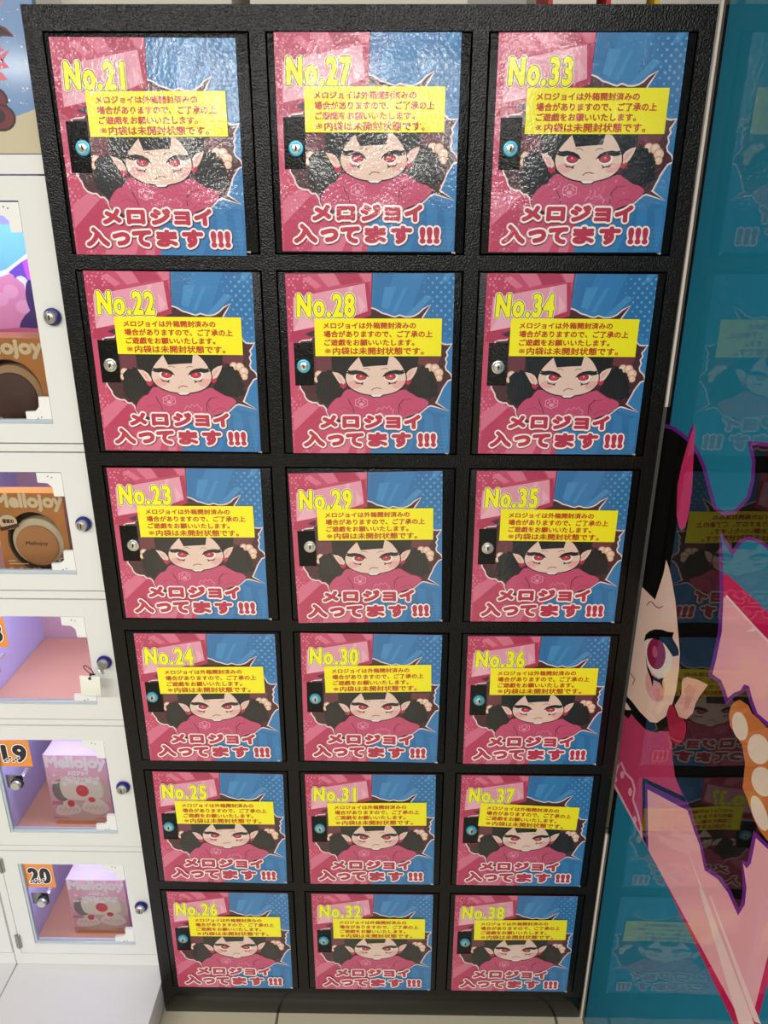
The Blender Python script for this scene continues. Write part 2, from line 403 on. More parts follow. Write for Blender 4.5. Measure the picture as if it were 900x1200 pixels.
    earR = [(662, 467), (640, 472), (620, 484), (604, 506), (602, 530), (622, 534), (640, 514), (654, 490)]
    for e in (earL, earR): A.poly(offset(e, 2.5), ink); A.poly(e, skin)
    A.polys([[(288, 500), (312, 514), (322, 540), (306, 528)], [(650, 476), (622, 494), (612, 520), (628, 512)]], blush)
    def heart(cx, cy, s): return [(cx, cy+s), (cx-s, cy+0.1*s), (cx-0.95*s, cy-0.6*s), (cx-0.45*s, cy-0.85*s), (cx, cy-0.4*s), (cx+0.45*s, cy-0.85*s), (cx+0.95*s, cy-0.6*s), (cx+s, cy+0.1*s)]
    face = [(470, 402), (430, 404), (398, 420), (372, 446), (350, 472), (338, 496), (335, 520), (342, 544), (358, 562), (384, 578), (420, 590), (474, 595), (528, 589), (566, 576), (592, 556), (606, 532), (607, 506), (600, 484), (586, 458), (568, 434), (548, 418), (510, 404)]
    A.poly(offset(smooth(face, 3), 5), ink)
    A.poly([(440, 594), (510, 592), (496, 606), (455, 607)], ink); A.poly([(447, 595), (503, 593), (490, 602), (459, 603)], teethw)
    A.poly(smooth(face, 3), skin)
    A.polys([heart(323, 553, 15), heart(617, 536, 14)], red)
    A.polys([smooth([(346, 540), (370, 528), (402, 536), (408, 552), (380, 564), (354, 556)], 3), smooth([(546, 552), (556, 534), (588, 528), (604, 536), (590, 556), (562, 566)], 3)], blush)
    A.polys([[(392, 404), (398, 430), (414, 467), (470, 462), (524, 459), (531, 424), (538, 402)]], ink)
    A.polys([[(338, 470), (372, 440), (400, 416), (392, 404), (330, 440)], [(606, 480), (580, 440), (548, 416), (560, 404), (612, 450)]], ink)
    for sx in (1, -1):
        X = lambda x: 471+(x-471)*sx
        yo = -1 if sx < 0 else 0
        A.poly([(X(x), y+yo) for x, y in smooth([(372, 500), (400, 490), (426, 498), (436, 514), (420, 530), (396, 534), (376, 524)], 3)], teethw)
        A.poly(ell(X(405), 511+yo, 26, 17), eye); A.poly(ell(X(405), 515+yo, 17, 9), film('eye_deep', (190, 60, 74))); A.poly(ell(X(403), 509+yo, 4, 4, n=10), blush)
        A.poly([(X(x), y+yo) for x, y in [(334, 492), (346, 489), (338, 479), (356, 484), (380, 481), (408, 486), (428, 496), (442, 514), (430, 511), (412, 502), (390, 498), (370, 503), (352, 501)]], ink)
        A.polys([[(X(x), y+yo) for x, y in [(372, 528), (384, 538), (404, 541), (418, 534), (412, 542), (414, 550), (400, 544), (382, 543)]]], ink)
        A.poly(stroke([(X(414), 476), (X(432), 472), (X(446), 480)], 2.5), film('crease', (120, 84, 76)))
    A.poly(stroke([(452, 574), (462, 565), (476, 562), (496, 566)], 3.2), film('lip', (120, 60, 56)))
    A.polys([ell(471, 543, 4, 2, n=10)], blush)
    # title lettering
    dk = film('title_edge', (120, 40, 62)); pw = film('title_halo', (250, 238, 232))
    title = [('メ', 221, 291, 692, 741), ('ロ', 323, 389, 696, 740), ('ジ', 421, 496, 690, 742), ('ョ', 519, 577, 699, 743), ('イ', 603, 668, 690, 744),
             ('入', 145, 233, 763, 826), ('っ', 255, 319, 781, 822), ('て', 338, 408, 773, 826), ('ま', 438, 518, 770, 826), ('す', 547, 624, 770, 828), ('!!!', 666, 737, 774, 826)]
    d_ = A.d
    for (body_, x0, x1, y0, y1) in title: A.d = d_; A.text(body_, x0+1.5, x1+1.5, y0+2.5, y1+2.5, dk, 13.6, 14)
    d_ = A.d
    for (body_, x0, x1, y0, y1) in title: A.d = d_; A.text(body_, x0, x1, y0, y1, pw, 13.0, 14)
    d_ = A.d
    for (body_, x0, x1, y0, y1) in title: A.d = d_; A.text(body_, x0, x1, y0, y1, red, 5.0 if body_ in 'ョま' else 6.0, 12)
    return A.mesh('poster'), A.d
POSTER, PD = poster_mesh()

NW, NH = 0.1805, 0.0527
def notice_mesh():
    yel = film('notice_yellow', (250, 238, 20)); inkr = film('notice_ink', (190, 56, 22))
    A = Art(lambda x, y: ((x-0.5)*NW, (0.5-y)*NH), [(-NW/2, NW/2, -NH/2, NH/2)], FRONT, start=0.0002)
    A.mb.plate([-NW/2, NW/2], [-NH/2, NH/2], set(), -0.0002, 0.0, yel)
    for (body_, x0, x1, y0, y1) in (('メロジョイは外箱開封済みの', 0.07, 0.795, 0.105, 0.265), ('場合がありますので、ご了承の上', 0.072, 0.925, 0.325, 0.495),
                                    ('ご遊戯をお願いいたします。', 0.075, 0.785, 0.55, 0.715), ('内袋は未開封状態です。', 0.14, 0.86, 0.765, 0.955), ('※', 0.075, 0.125, 0.80, 0.925)):
        s = 0.0052 if y0 < 0.7 else 0.0064
        A.d += A.step
        vs, fs = glyphs(body_); ax, bx = min(v[0] for v in vs), max(v[0] for v in vs); ay, by = min(v[1] for v in vs), max(v[1] for v in vs)
        bw = 0.00008 if body_ == '※' else 0.00042
        ox = [(0, 0)]+[(bw*math.cos(k*math.pi/3), bw*math.sin(k*math.pi/3)) for k in range(6)]
        for k, (dx, dy) in enumerate(ox):
            A.mb.raw([(((x0+(x-ax)/(bx-ax)*(x1-x0))-0.5)*NW+dx, -A.d-2e-6*k, (0.5-(y1+(y-ay)/(by-ay)*(y0-y1)))*NH+dy) for x, y in vs], fs, inkr)
    return A.mesh('notice_sticker')
NOTICE = notice_mesh()
def number_mesh(n):
    A = Art(toP, CELLS, FRONT, start=0.0)
    ref = 'No.28'; body_ = 'No.%d' % n
    for m, b in ((film('number_halo', (252, 246, 224)), 12.0), (film('number_edge', (70, 76, 16)), 8.6), (film('number_yellow', (250, 240, 24)), 5.2)):
        A.text(body_, 119, 374, 137, 237, m, b, 12, ref=ref, space=1.2)
    return A.mesh('door_number')

PDATA = {21: (-0.2848, 1.6302, -0.33, -0.273, 1.6734, 0.2), 22: (-0.2809, 1.3502, -0.4, -0.2715, 1.3921, -0.24), 23: (-0.2847, 1.0642, -0.1, -0.2713, 1.1071, 0.25), 24: (-0.2762, 0.7768, 0.11, -0.2709, 0.8175, 1.08), 25: (-0.2775, 0.4918, -0.8, -0.2684, 0.5332, 0.29), 26: (-0.2796, 0.2068, -0.17, -0.2691, 0.2499, 0.46), 27: (-0.0006, 1.6359, -0.05, 0.0084, 1.679, 0.07), 28: (0.0019, 1.3487, 0.3, 0.013, 1.3912, 0.27), 29: (-0.0036, 1.0601, 1.39, 0.0086, 1.1047, 1.02), 30: (0.0006, 0.7792, -0.44, 0.0128, 0.8234, 1.56), 31: (-0.0, 0.4919, 0.51, 0.0113, 0.5334, 1.13), 32: (0.0022, 0.2071, 0.31, 0.015, 0.2492, 0.54), 33: (0.2813, 1.6358, 0.04, 0.293, 1.6776, 0.07), 34: (0.2811, 1.3492, -0.14, 0.2904, 1.392, -0.17), 35: (0.2813, 1.0638, 0.26, 0.2932, 1.105, -0.36), 36: (0.2805, 0.7777, 0.45, 0.2927, 0.8212, 0.66), 37: (0.2803, 0.4928, -0.0, 0.2883, 0.532, -2.48), 38: (0.2801, 0.208, 0.21, 0.2921, 0.2508, 1.05)}
SILVERS = {22, 34, 23, 29, 35}
ROWS = ['top', 'second', 'third', 'fourth', 'fifth', 'bottom']; COLS = ['left', 'middle', 'right']
for n in range(21, 39):
    c, r = divmod(n-21, 6)
    dr = link('door', DOORMESH, locker, (DX[c], 0, DZ[r])); dr['label'] = 'black door carrying the number %d poster' % n
    lk = link('lock', LOCK_SILVER if n in SILVERS else LOCK_CYAN, dr, (-0.0951-DX[c]+(-0.2803+0.2807*c), -0.0012, (1.6340-0.2842*r)-DZ[r]), (0, random.Random(n).uniform(-0.35, 0.35), 0))
    lk['label'] = 'bare silver lock cylinder' if n in SILVERS else 'lock cylinder with a cyan ring'
    link('hinge_pin', PINMESH, dr, (DW/2-0.012, 0, -DH/2+0.001))
    px, pz, rot, nx, nz, nrot = PDATA[n]
    root = thing('poster', 'pink and blue cartoon poster headed No.%d on the %s door of the %s column' % (n, ROWS[r], COLS[c]), 'poster', (px, -0.0019, pz), (0, -math.radians(rot), 0), 'posters on the black locker doors')
    link('sheet', POSTER, root)
    link('number_print', number_mesh(n), root, (0, -PD-0.0001, 0))
    v = Vector((nx-px, nz-pz)); a = -math.radians(rot); v = Vector((v.x*math.cos(a)-v.y*math.sin(a), v.x*math.sin(a)+v.y*math.cos(a)))
    ns = link('notice_sticker', NOTICE, root, (v.x, -PD-0.0004, v.y), (0, -math.radians(nrot-rot), 0)); ns['label'] = 'yellow sticker with four lines of red-brown writing'

PANEL = [
 ('crimson', [(0.0897,0.6058),(0.1103,0.818),(-0.2642,1.1479),(-0.4231,1.1545),(-0.5202,1.1373),(-0.5151,0.8988),(-0.5124,0.6768),(-0.4888,0.6698)]),
 ('pinkpale', [(0.1099,0.5775),(0.0833,0.8343),(-0.2744,1.1221),(-0.4423,1.127),(-0.5123,1.1226),(-0.5028,0.8849),(-0.5041,0.6923)]),
 ('whitepink', [(-0.2726,1.1215),(-0.3801,1.1214),(-0.4514,1.1214),(-0.453,1.1239),(-0.3821,1.1242),(-0.2754,1.1246)]),
 ('whitepink', [(-0.3335,1.1075),(-0.3429,1.1166),(-0.347,1.1222),(-0.3586,1.1245),(-0.3481,1.1163)]),
 ('whitepink', [(-0.2938,0.7519),(-0.5093,0.7164),(-0.4845,0.6806)]),
 ('whitepink', [(-0.3231,0.7623),(-0.5197,0.7314),(-0.5083,0.719)]),
 ('purple', [(0.0168,1.2598),(-0.0094,1.2689),(-0.0367,1.2719),(-0.0669,1.2722),(-0.0899,1.271),(-0.0995,1.2936),(-0.1156,1.2684),(-0.1358,1.2624),(-0.1602,1.2512),(-0.1881,1.2294),(-0.2103,1.2135),(-0.2347,1.2159),(-0.255,1.2257),(-0.2681,1.2391),(-0.2789,1.2513),(-0.2817,1.2716),(-0.2755,1.2927),(-0.2576,1.3106),(-0.3029,1.3211),(-0.4033,1.327),(-0.4313,1.2557),(-0.3749,1.2237),(-0.3446,1.2153),(-0.3217,1.2126),(-0.3027,1.2076),(-0.2887,1.1985),(-0.2784,1.1844),(-0.271,1.1734),(-0.2521,1.1784),(-0.2335,1.1875),(-0.2474,1.1651),(-0.2686,1.1179),(-0.2798,1.0772),(-0.2789,1.0406),(-0.2762,1.0142),(-0.2995,1.0209),(-0.3136,1.0169),(-0.3231,1.0114),(-0.334,1.0261),(-0.3474,1.0387),(-0.3519,1.0498),(-0.363,1.0549),(-0.3753,1.0453),(-0.3905,1.0382),(-0.4125,1.0432),(-0.4778,1.0575),(-0.5218,0.9454),(-0.462,0.9176),(-0.4375,0.9088),(-0.4389,0.8736),(-0.4334,0.8604),(-0.4251,0.8592),(-0.4411,0.8408),(-0.4451,0.8196),(-0.4375,0.7938),(-0.4082,0.7968),(-0.3812,0.7892),(-0.3467,0.768),(-0.3166,0.7861),(-0.2996,0.7913),(-0.2778,0.7999),(-0.232,0.8003),(-0.0371,0.6419),(0.0458,0.6022),(0.0248,0.8695),(0.0156,0.9872)]),
 ('ink', [(0.0015,1.259),(-0.0107,1.2633),(-0.0321,1.2658),(-0.0605,1.2662),(-0.0989,1.2644),(-0.0998,1.289),(-0.1043,1.2637),(-0.1262,1.2573),(-0.1502,1.2465),(-0.1783,1.2247),(-0.2028,1.2074),(-0.2348,1.2108),(-0.2609,1.2236),(-0.2756,1.2387),(-0.2872,1.2521),(-0.2901,1.2737),(-0.2837,1.2956),(-0.2702,1.3092),(-0.3025,1.3168),(-0.3982,1.323),(-0.4245,1.256),(-0.3737,1.2276),(-0.3461,1.2201),(-0.3234,1.2174),(-0.3007,1.2116),(-0.2821,1.1997),(-0.2703,1.1837),(-0.2687,1.1814),(-0.2596,1.1838),(-0.2309,1.1897),(-0.238,1.1607),(-0.2593,1.1132),(-0.2704,1.0725),(-0.2694,1.0359),(-0.2662,1.0053),(-0.2936,1.0133),(-0.3061,1.0099),(-0.3217,1.001),(-0.3396,1.0254),(-0.354,1.0391),(-0.3574,1.0474),(-0.3579,1.0476),(-0.3687,1.0393),(-0.3855,1.0316),(-0.4093,1.0372),(-0.4729,1.0515),(-0.515,0.9467),(-0.4647,0.9244),(-0.4304,0.9123),(-0.432,0.8689),(-0.4314,0.8675),(-0.4212,0.8604),(-0.4344,0.8333),(-0.4381,0.8135),(-0.4352,0.8031),(-0.4137,0.8059),(-0.3855,0.7983),(-0.3533,0.7787),(-0.3249,0.7961),(-0.3081,0.8014),(-0.2864,0.8101),(-0.2373,0.8111),(-0.0417,0.6537),(0.0262,0.6217),(0.0075,0.8787),(-0.0009,0.9945)]),
 ('magenta', [(-0.1063,1.2918),(-0.112,1.285),(-0.1184,1.2538),(-0.1308,1.2074),(-0.1324,1.1723),(-0.1275,1.1529),(-0.1181,1.144),(-0.1078,1.145),(-0.0928,1.1572),(-0.0805,1.1964),(-0.0842,1.229),(-0.0934,1.2623)]),
 ('shirt', [(0.0322,0.7614),(-0.0551,0.7892),(-0.1417,0.8261),(-0.1817,0.8564),(-0.1993,0.8477),(-0.2052,0.8331),(-0.2237,0.8126),(-0.2602,0.8043),(-0.1264,0.7219),(-0.1664,0.6331),(0.1149,0.5897),(0.0754,0.675)]),
 ('printpink', [(-0.0004,0.6173),(-0.0088,0.6491),(-0.0144,0.6626),(-0.0382,0.6611),(-0.0743,0.6751),(-0.0883,0.6695),(-0.0873,0.6472),(-0.1134,0.6446),(-0.136,0.6357),(-0.1406,0.6241),(-0.1485,0.6318),(-0.1437,0.6437),(-0.121,0.6528),(-0.0958,0.6553),(-0.0969,0.6771),(-0.0813,0.6833),(-0.0454,0.6695),(-0.0192,0.6701),(0.001,0.6428),(0.0099,0.6099)]),
 ('printpink', [(-0.0385,0.6577),(-0.0388,0.6555),(-0.0383,0.6528),(-0.037,0.6499),(-0.0351,0.647),(-0.0326,0.6445),(-0.0298,0.6426),(-0.0271,0.6414),(-0.0247,0.6412),(-0.0228,0.6419),(-0.0216,0.6434),(-0.0212,0.6457),(-0.0217,0.6484),(-0.0231,0.6514),(-0.0251,0.6543),(-0.0276,0.6568),(-0.0303,0.6586),(-0.033,0.6597),(-0.0354,0.6599),(-0.0373,0.6592)]),
 ('printpink', [(-0.0832,0.6604),(-0.0836,0.658),(-0.0833,0.6552),(-0.0821,0.6522),(-0.0803,0.6494),(-0.0781,0.6469),(-0.0755,0.6451),(-0.073,0.6441),(-0.0706,0.644),(-0.0688,0.6449),(-0.0675,0.6466),(-0.0671,0.649),(-0.0675,0.6518),(-0.0686,0.6548),(-0.0705,0.6577),(-0.0728,0.6601),(-0.0753,0.6619),(-0.0778,0.6629),(-0.0801,0.6629),(-0.082,0.662)]),
 ('printpink', [(-0.1181,0.6331),(-0.1185,0.6308),(-0.1183,0.6281),(-0.1174,0.6253),(-0.1159,0.6226),(-0.114,0.6204),(-0.1118,0.6187),(-0.1095,0.6178),(-0.1075,0.6179),(-0.1058,0.6188),(-0.1046,0.6205),(-0.1041,0.6228),(-0.1044,0.6255),(-0.1053,0.6283),(-0.1068,0.631),(-0.1088,0.6333),(-0.111,0.6349),(-0.1132,0.6357),(-0.1153,0.6357),(-0.1169,0.6348)]),
 ('printpink', [(-0.0095,0.6233),(-0.0098,0.6212),(-0.0093,0.6187),(-0.0081,0.6159),(-0.0061,0.6132),(-0.0037,0.6108),(-0.0011,0.6089),(0.0015,0.6077),(0.0038,0.6074),(0.0056,0.608),(0.0067,0.6094),(0.007,0.6115),(0.0065,0.6141),(0.0052,0.6169),(0.0032,0.6196),(0.0008,0.622),(-0.0018,0.6239),(-0.0044,0.625),(-0.0067,0.6253),(-0.0084,0.6247)]),
 ('ink', [(-0.1153,0.7175),(-0.264,0.8107),(-0.2769,0.802),(-0.1331,0.716),(-0.1754,0.6317),(-0.1511,0.6285)]),
 ('purple', [(-0.1279,0.7182),(-0.2717,0.8074),(-0.2805,0.8009),(-0.1413,0.7165),(-0.1793,0.6323),(-0.1674,0.6307)]),
 ('pinkpale', [(-0.1413,0.7165),(-0.2778,0.7999),(-0.3026,0.7913),(-0.3249,0.7872),(-0.3491,0.7691),(-0.382,0.7873),(-0.4285,0.7874),(-0.3452,0.7361),(-0.2795,0.6644),(-0.1788,0.6335)]),
 ('whitepink', [(-0.2938,0.7519),(-0.3602,0.741),(-0.3472,0.7382)]),
 ('ink', [(0.0434,0.7891),(0.0097,0.7701),(-0.0531,0.7827),(-0.1001,0.7979),(-0.1426,0.8237),(-0.179,0.8633),(-0.1858,0.8989),(-0.1144,0.8941)]),
 ('skin', [(0.0232,0.9834),(0.0107,0.9974),(-0.0613,1.0069),(-0.0785,1.0596),(-0.0804,1.0826),(-0.0932,1.0776),(-0.1134,1.0627),(-0.1352,1.0425),(-0.1591,1.008),(-0.1756,0.9836),(-0.1817,0.9598),(-0.184,0.9291),(-0.1786,0.8996),(-0.1628,0.8677),(-0.1369,0.838),(-0.1117,0.8209),(-0.066,0.807),(-0.0233,0.7984),(0.0163,0.7864),(0.0661,0.7919),(0.0452,0.9075)]),
 ('ink', [(0.0284,0.7781),(-0.0087,0.7865),(-0.0371,0.7878),(-0.0233,0.7625),(0.0156,0.7465)]),
 ('whitepink', [(0.0159,0.7727),(-0.006,0.7811),(-0.0292,0.7839),(-0.0064,0.7676),(0.0166,0.7617)]),
 ('blush', [(-0.1414,0.9104),(-0.1458,0.9043),(-0.1469,0.8965),(-0.1444,0.8877),(-0.1385,0.8786),(-0.1297,0.8701),(-0.1188,0.863),(-0.1068,0.8581),(-0.0947,0.8559),(-0.0839,0.8567),(-0.0756,0.8606),(-0.0707,0.867),(-0.0697,0.8755),(-0.0728,0.885),(-0.0795,0.8945),(-0.0891,0.903),(-0.1005,0.9097),(-0.1125,0.914),(-0.124,0.9155),(-0.1339,0.9143)]),
 ('blush2', [(-0.1413,0.902),(-0.1445,0.8977),(-0.1455,0.8925),(-0.1442,0.8866),(-0.1406,0.8807),(-0.1352,0.8753),(-0.1283,0.8709),(-0.1206,0.8681),(-0.1129,0.867),(-0.1059,0.8678),(-0.1004,0.8706),(-0.097,0.8749),(-0.096,0.8805),(-0.0975,0.8866),(-0.1014,0.8927),(-0.1072,0.8981),(-0.1143,0.9023),(-0.122,0.9049),(-0.1295,0.9057),(-0.1361,0.9047)]),
 ('white', [(-0.0476,0.9241),(-0.0569,0.9095),(-0.0726,0.8976),(-0.0934,0.897),(-0.1191,0.9056),(-0.1411,0.9218),(-0.1545,0.9423),(-0.1562,0.9591),(-0.1449,0.9662),(-0.1238,0.9649),(-0.0831,0.9526)]),
 ('iris', [(-0.1295,0.9551),(-0.1318,0.9482),(-0.1307,0.9399),(-0.1263,0.9309),(-0.119,0.9221),(-0.1094,0.9142),(-0.0983,0.9081),(-0.0867,0.9044),(-0.076,0.9036),(-0.0671,0.9058),(-0.0611,0.9109),(-0.0587,0.9183),(-0.0602,0.9273),(-0.0652,0.9368),(-0.0733,0.9458),(-0.0835,0.9535),(-0.0948,0.9591),(-0.106,0.9621),(-0.116,0.9624),(-0.1241,0.96)]),
 ('irislight', [(-0.1001,0.9393),(-0.1012,0.9367),(-0.1012,0.9338),(-0.1003,0.9308),(-0.0984,0.9281),(-0.0957,0.9258),(-0.0926,0.9243),(-0.0893,0.9236),(-0.0861,0.9239),(-0.0833,0.9252),(-0.0813,0.9272),(-0.0802,0.9298),(-0.0802,0.9328),(-0.0812,0.9358),(-0.0832,0.9385),(-0.0859,0.9408),(-0.089,0.9422),(-0.0924,0.9428),(-0.0955,0.9425),(-0.0982,0.9413)]),
 ('ink', [(-0.0421,0.923),(-0.0443,0.9367),(-0.058,0.9506),(-0.0779,0.9653),(-0.1033,0.9792),(-0.1254,0.9881),(-0.1469,0.9996),(-0.1441,0.9894),(-0.1572,0.9876),(-0.17,0.9859),(-0.1742,0.9786),(-0.1559,0.9651),(-0.1416,0.9657),(-0.1201,0.965),(-0.1,0.9589),(-0.0734,0.9469),(-0.0539,0.9339)]),
 ('ink', [(-0.0559,0.9058),(-0.07,0.8959),(-0.0925,0.8931),(-0.1198,0.9037),(-0.137,0.9174),(-0.1333,0.9079),(-0.141,0.9),(-0.1268,0.9017),(-0.1016,0.8905),(-0.1018,0.878),(-0.0889,0.8858),(-0.0706,0.8901)]),
 ('ink', [(-0.0342,0.9825),(-0.0402,0.9915),(-0.0498,0.9971),(-0.0638,0.9975),(-0.0802,1.0022),(-0.0942,1.0129),(-0.0927,1.0132),(-0.0799,1.0034),(-0.0655,0.9993),(-0.051,0.9988),(-0.038,0.9914),(-0.0313,0.9817)]),
 ('iris', [(0.0126,0.8312),(-0.0057,0.8381),(-0.0248,0.841),(-0.0178,0.8261),(-0.021,0.8277),(-0.028,0.8433),(-0.0079,0.8405),(0.011,0.8334)]),
 ('skinpink', [(-0.1977,0.9495),(-0.1991,0.9573),(-0.212,0.968),(-0.2411,0.9831),(-0.2713,0.9954),(-0.2625,0.9797),(-0.2541,0.9649),(-0.2479,0.9512),(-0.2445,0.9327),(-0.2298,0.9124),(-0.206,0.8992),(-0.1871,0.9042),(-0.195,0.9183),(-0.2023,0.9331)]),
 ('earin', [(-0.2073,0.9449),(-0.2196,0.9614),(-0.2412,0.9679),(-0.2345,0.9472),(-0.2275,0.9259),(-0.2135,0.9131),(-0.2175,0.9354)]),
 ('heart', [(-0.1705,0.8933),(-0.1784,0.9),(-0.1905,0.9008),(-0.2018,0.8961),(-0.2167,0.9053),(-0.23,0.907),(-0.2349,0.8995),(-0.2333,0.8828),(-0.2226,0.8659),(-0.2055,0.8531),(-0.191,0.8546),(-0.1774,0.8636),(-0.1655,0.8756)]),
 ('orange', [(-0.3344,0.9952),(-0.3344,1.0073),(-0.3414,1.0193),(-0.3514,1.0287),(-0.3711,1.0345),(-0.3808,1.0312),(-0.3961,1.0345),(-0.4148,1.0373),(-0.4748,1.0653),(-0.5158,0.9608),(-0.4587,0.926),(-0.44,0.9232),(-0.4244,0.9263),(-0.4084,0.9345),(-0.3934,0.9393),(-0.3884,0.9687),(-0.3735,0.984),(-0.3552,0.9842),(-0.3407,0.9853)]),
 ('cream', [(-0.3769,1.0133),(-0.3798,1.0095),(-0.3811,1.0048),(-0.3806,0.9996),(-0.3784,0.9946),(-0.3746,0.99),(-0.3695,0.9864),(-0.3638,0.9841),(-0.3578,0.9834),(-0.3522,0.9844),(-0.3476,0.987),(-0.3445,0.991),(-0.3431,0.9959),(-0.3438,1.0013),(-0.3462,1.0065),(-0.3503,1.0111),(-0.3555,1.0146),(-0.3613,1.0166),(-0.3672,1.0171),(-0.3725,1.0159)]),
 ('cream', [(-0.4262,1.0216),(-0.4288,1.0176),(-0.4295,1.0122),(-0.4281,1.0061),(-0.4247,0.9997),(-0.4197,0.9937),(-0.4134,0.9886),(-0.4065,0.9849),(-0.3997,0.9831),(-0.3935,0.9834),(-0.3888,0.9858),(-0.3859,0.9901),(-0.3853,0.9958),(-0.387,1.0023),(-0.3907,1.0089),(-0.3961,1.015),(-0.4026,1.0199),(-0.4095,1.0232),(-0.4161,1.0246),(-0.4218,1.024)]),
 ('cream', [(-0.4446,0.9966),(-0.4482,0.9937),(-0.4499,0.9892),(-0.4495,0.9837),(-0.4472,0.9775),(-0.443,0.9713),(-0.4373,0.9657),(-0.4307,0.9611),(-0.4237,0.9581),(-0.417,0.957),(-0.4114,0.958),(-0.4075,0.961),(-0.4056,0.9658),(-0.4061,0.9717),(-0.4088,0.9782),(-0.4134,0.9846),(-0.4195,0.9902),(-0.4262,0.9945),(-0.4331,0.9971),(-0.4394,0.9978)]),
 ('cream', [(-0.445,0.9533),(-0.45,0.9504),(-0.4534,0.9466),(-0.4552,0.9422),(-0.455,0.9378),(-0.4528,0.9336),(-0.449,0.93),(-0.4437,0.9275),(-0.4375,0.9263),(-0.4309,0.9265),(-0.4247,0.9281),(-0.4194,0.931),(-0.4157,0.935),(-0.4139,0.9395),(-0.4142,0.9442),(-0.4166,0.9486),(-0.4208,0.9521),(-0.4263,0.9545),(-0.4326,0.9555),(-0.4391,0.9551)]),
 ('cream', [(-0.4747,1.007),(-0.4786,1.004),(-0.4808,0.9997),(-0.4811,0.9946),(-0.4795,0.989),(-0.4762,0.9836),(-0.4713,0.9788),(-0.4654,0.975),(-0.4589,0.9728),(-0.4526,0.9722),(-0.447,0.9736),(-0.4429,0.9767),(-0.4405,0.9812),(-0.4402,0.9866),(-0.4421,0.9924),(-0.4458,0.998),(-0.4509,1.0028),(-0.457,1.0063),(-0.4634,1.0083),(-0.4695,1.0085)]),
]

# ---------------------------------------------------------------- white display cabinet at the left, standing back on a low white plinth
CX0, CX1, CY = -0.7520, -0.4345, 0.041
LEVELS = [(0.1134, 0.3894), (0.4052, 0.6860), (0.7018, 0.9443), (0.9626, 1.2037), (1.2204, 1.6032)]
WINS = [(0.1390, 0.3565), (0.4360, 0.6550), (0.7330, 0.9120), (0.9920, 1.1720), (1.2510, 1.5715)]
WX0, WX1 = -0.7035, -0.4932
LOCKX, LOCKZ = -0.4690, [0.2508, 0.5519, 0.8242, 1.0853, 1.4133]
TOPZ = 1.63
INSIDE = mat('cabinet_lining', (206, 204, 240), 0.5)
SHELF = mat('pinkish_wood', (220, 166, 132), 0.35, bumps=((40, 0.05, 0.002, 3),))
GLASS = mat('clear_acrylic', (250, 250, 252), 0.02, transm=1.0, spec=0.5)
GLASS.node_tree.nodes['Principled BSDF'].inputs['IOR'].default_value = 1.06
DOT = mat('screw_grey', (120, 118, 116), 0.5)
STEEL = mat('brushed_steel', (170, 168, 160), 0.35, 0.9)
LED = mat('led_strip', (230, 228, 255), 0.5, emit=((214, 210, 255), 1.5))

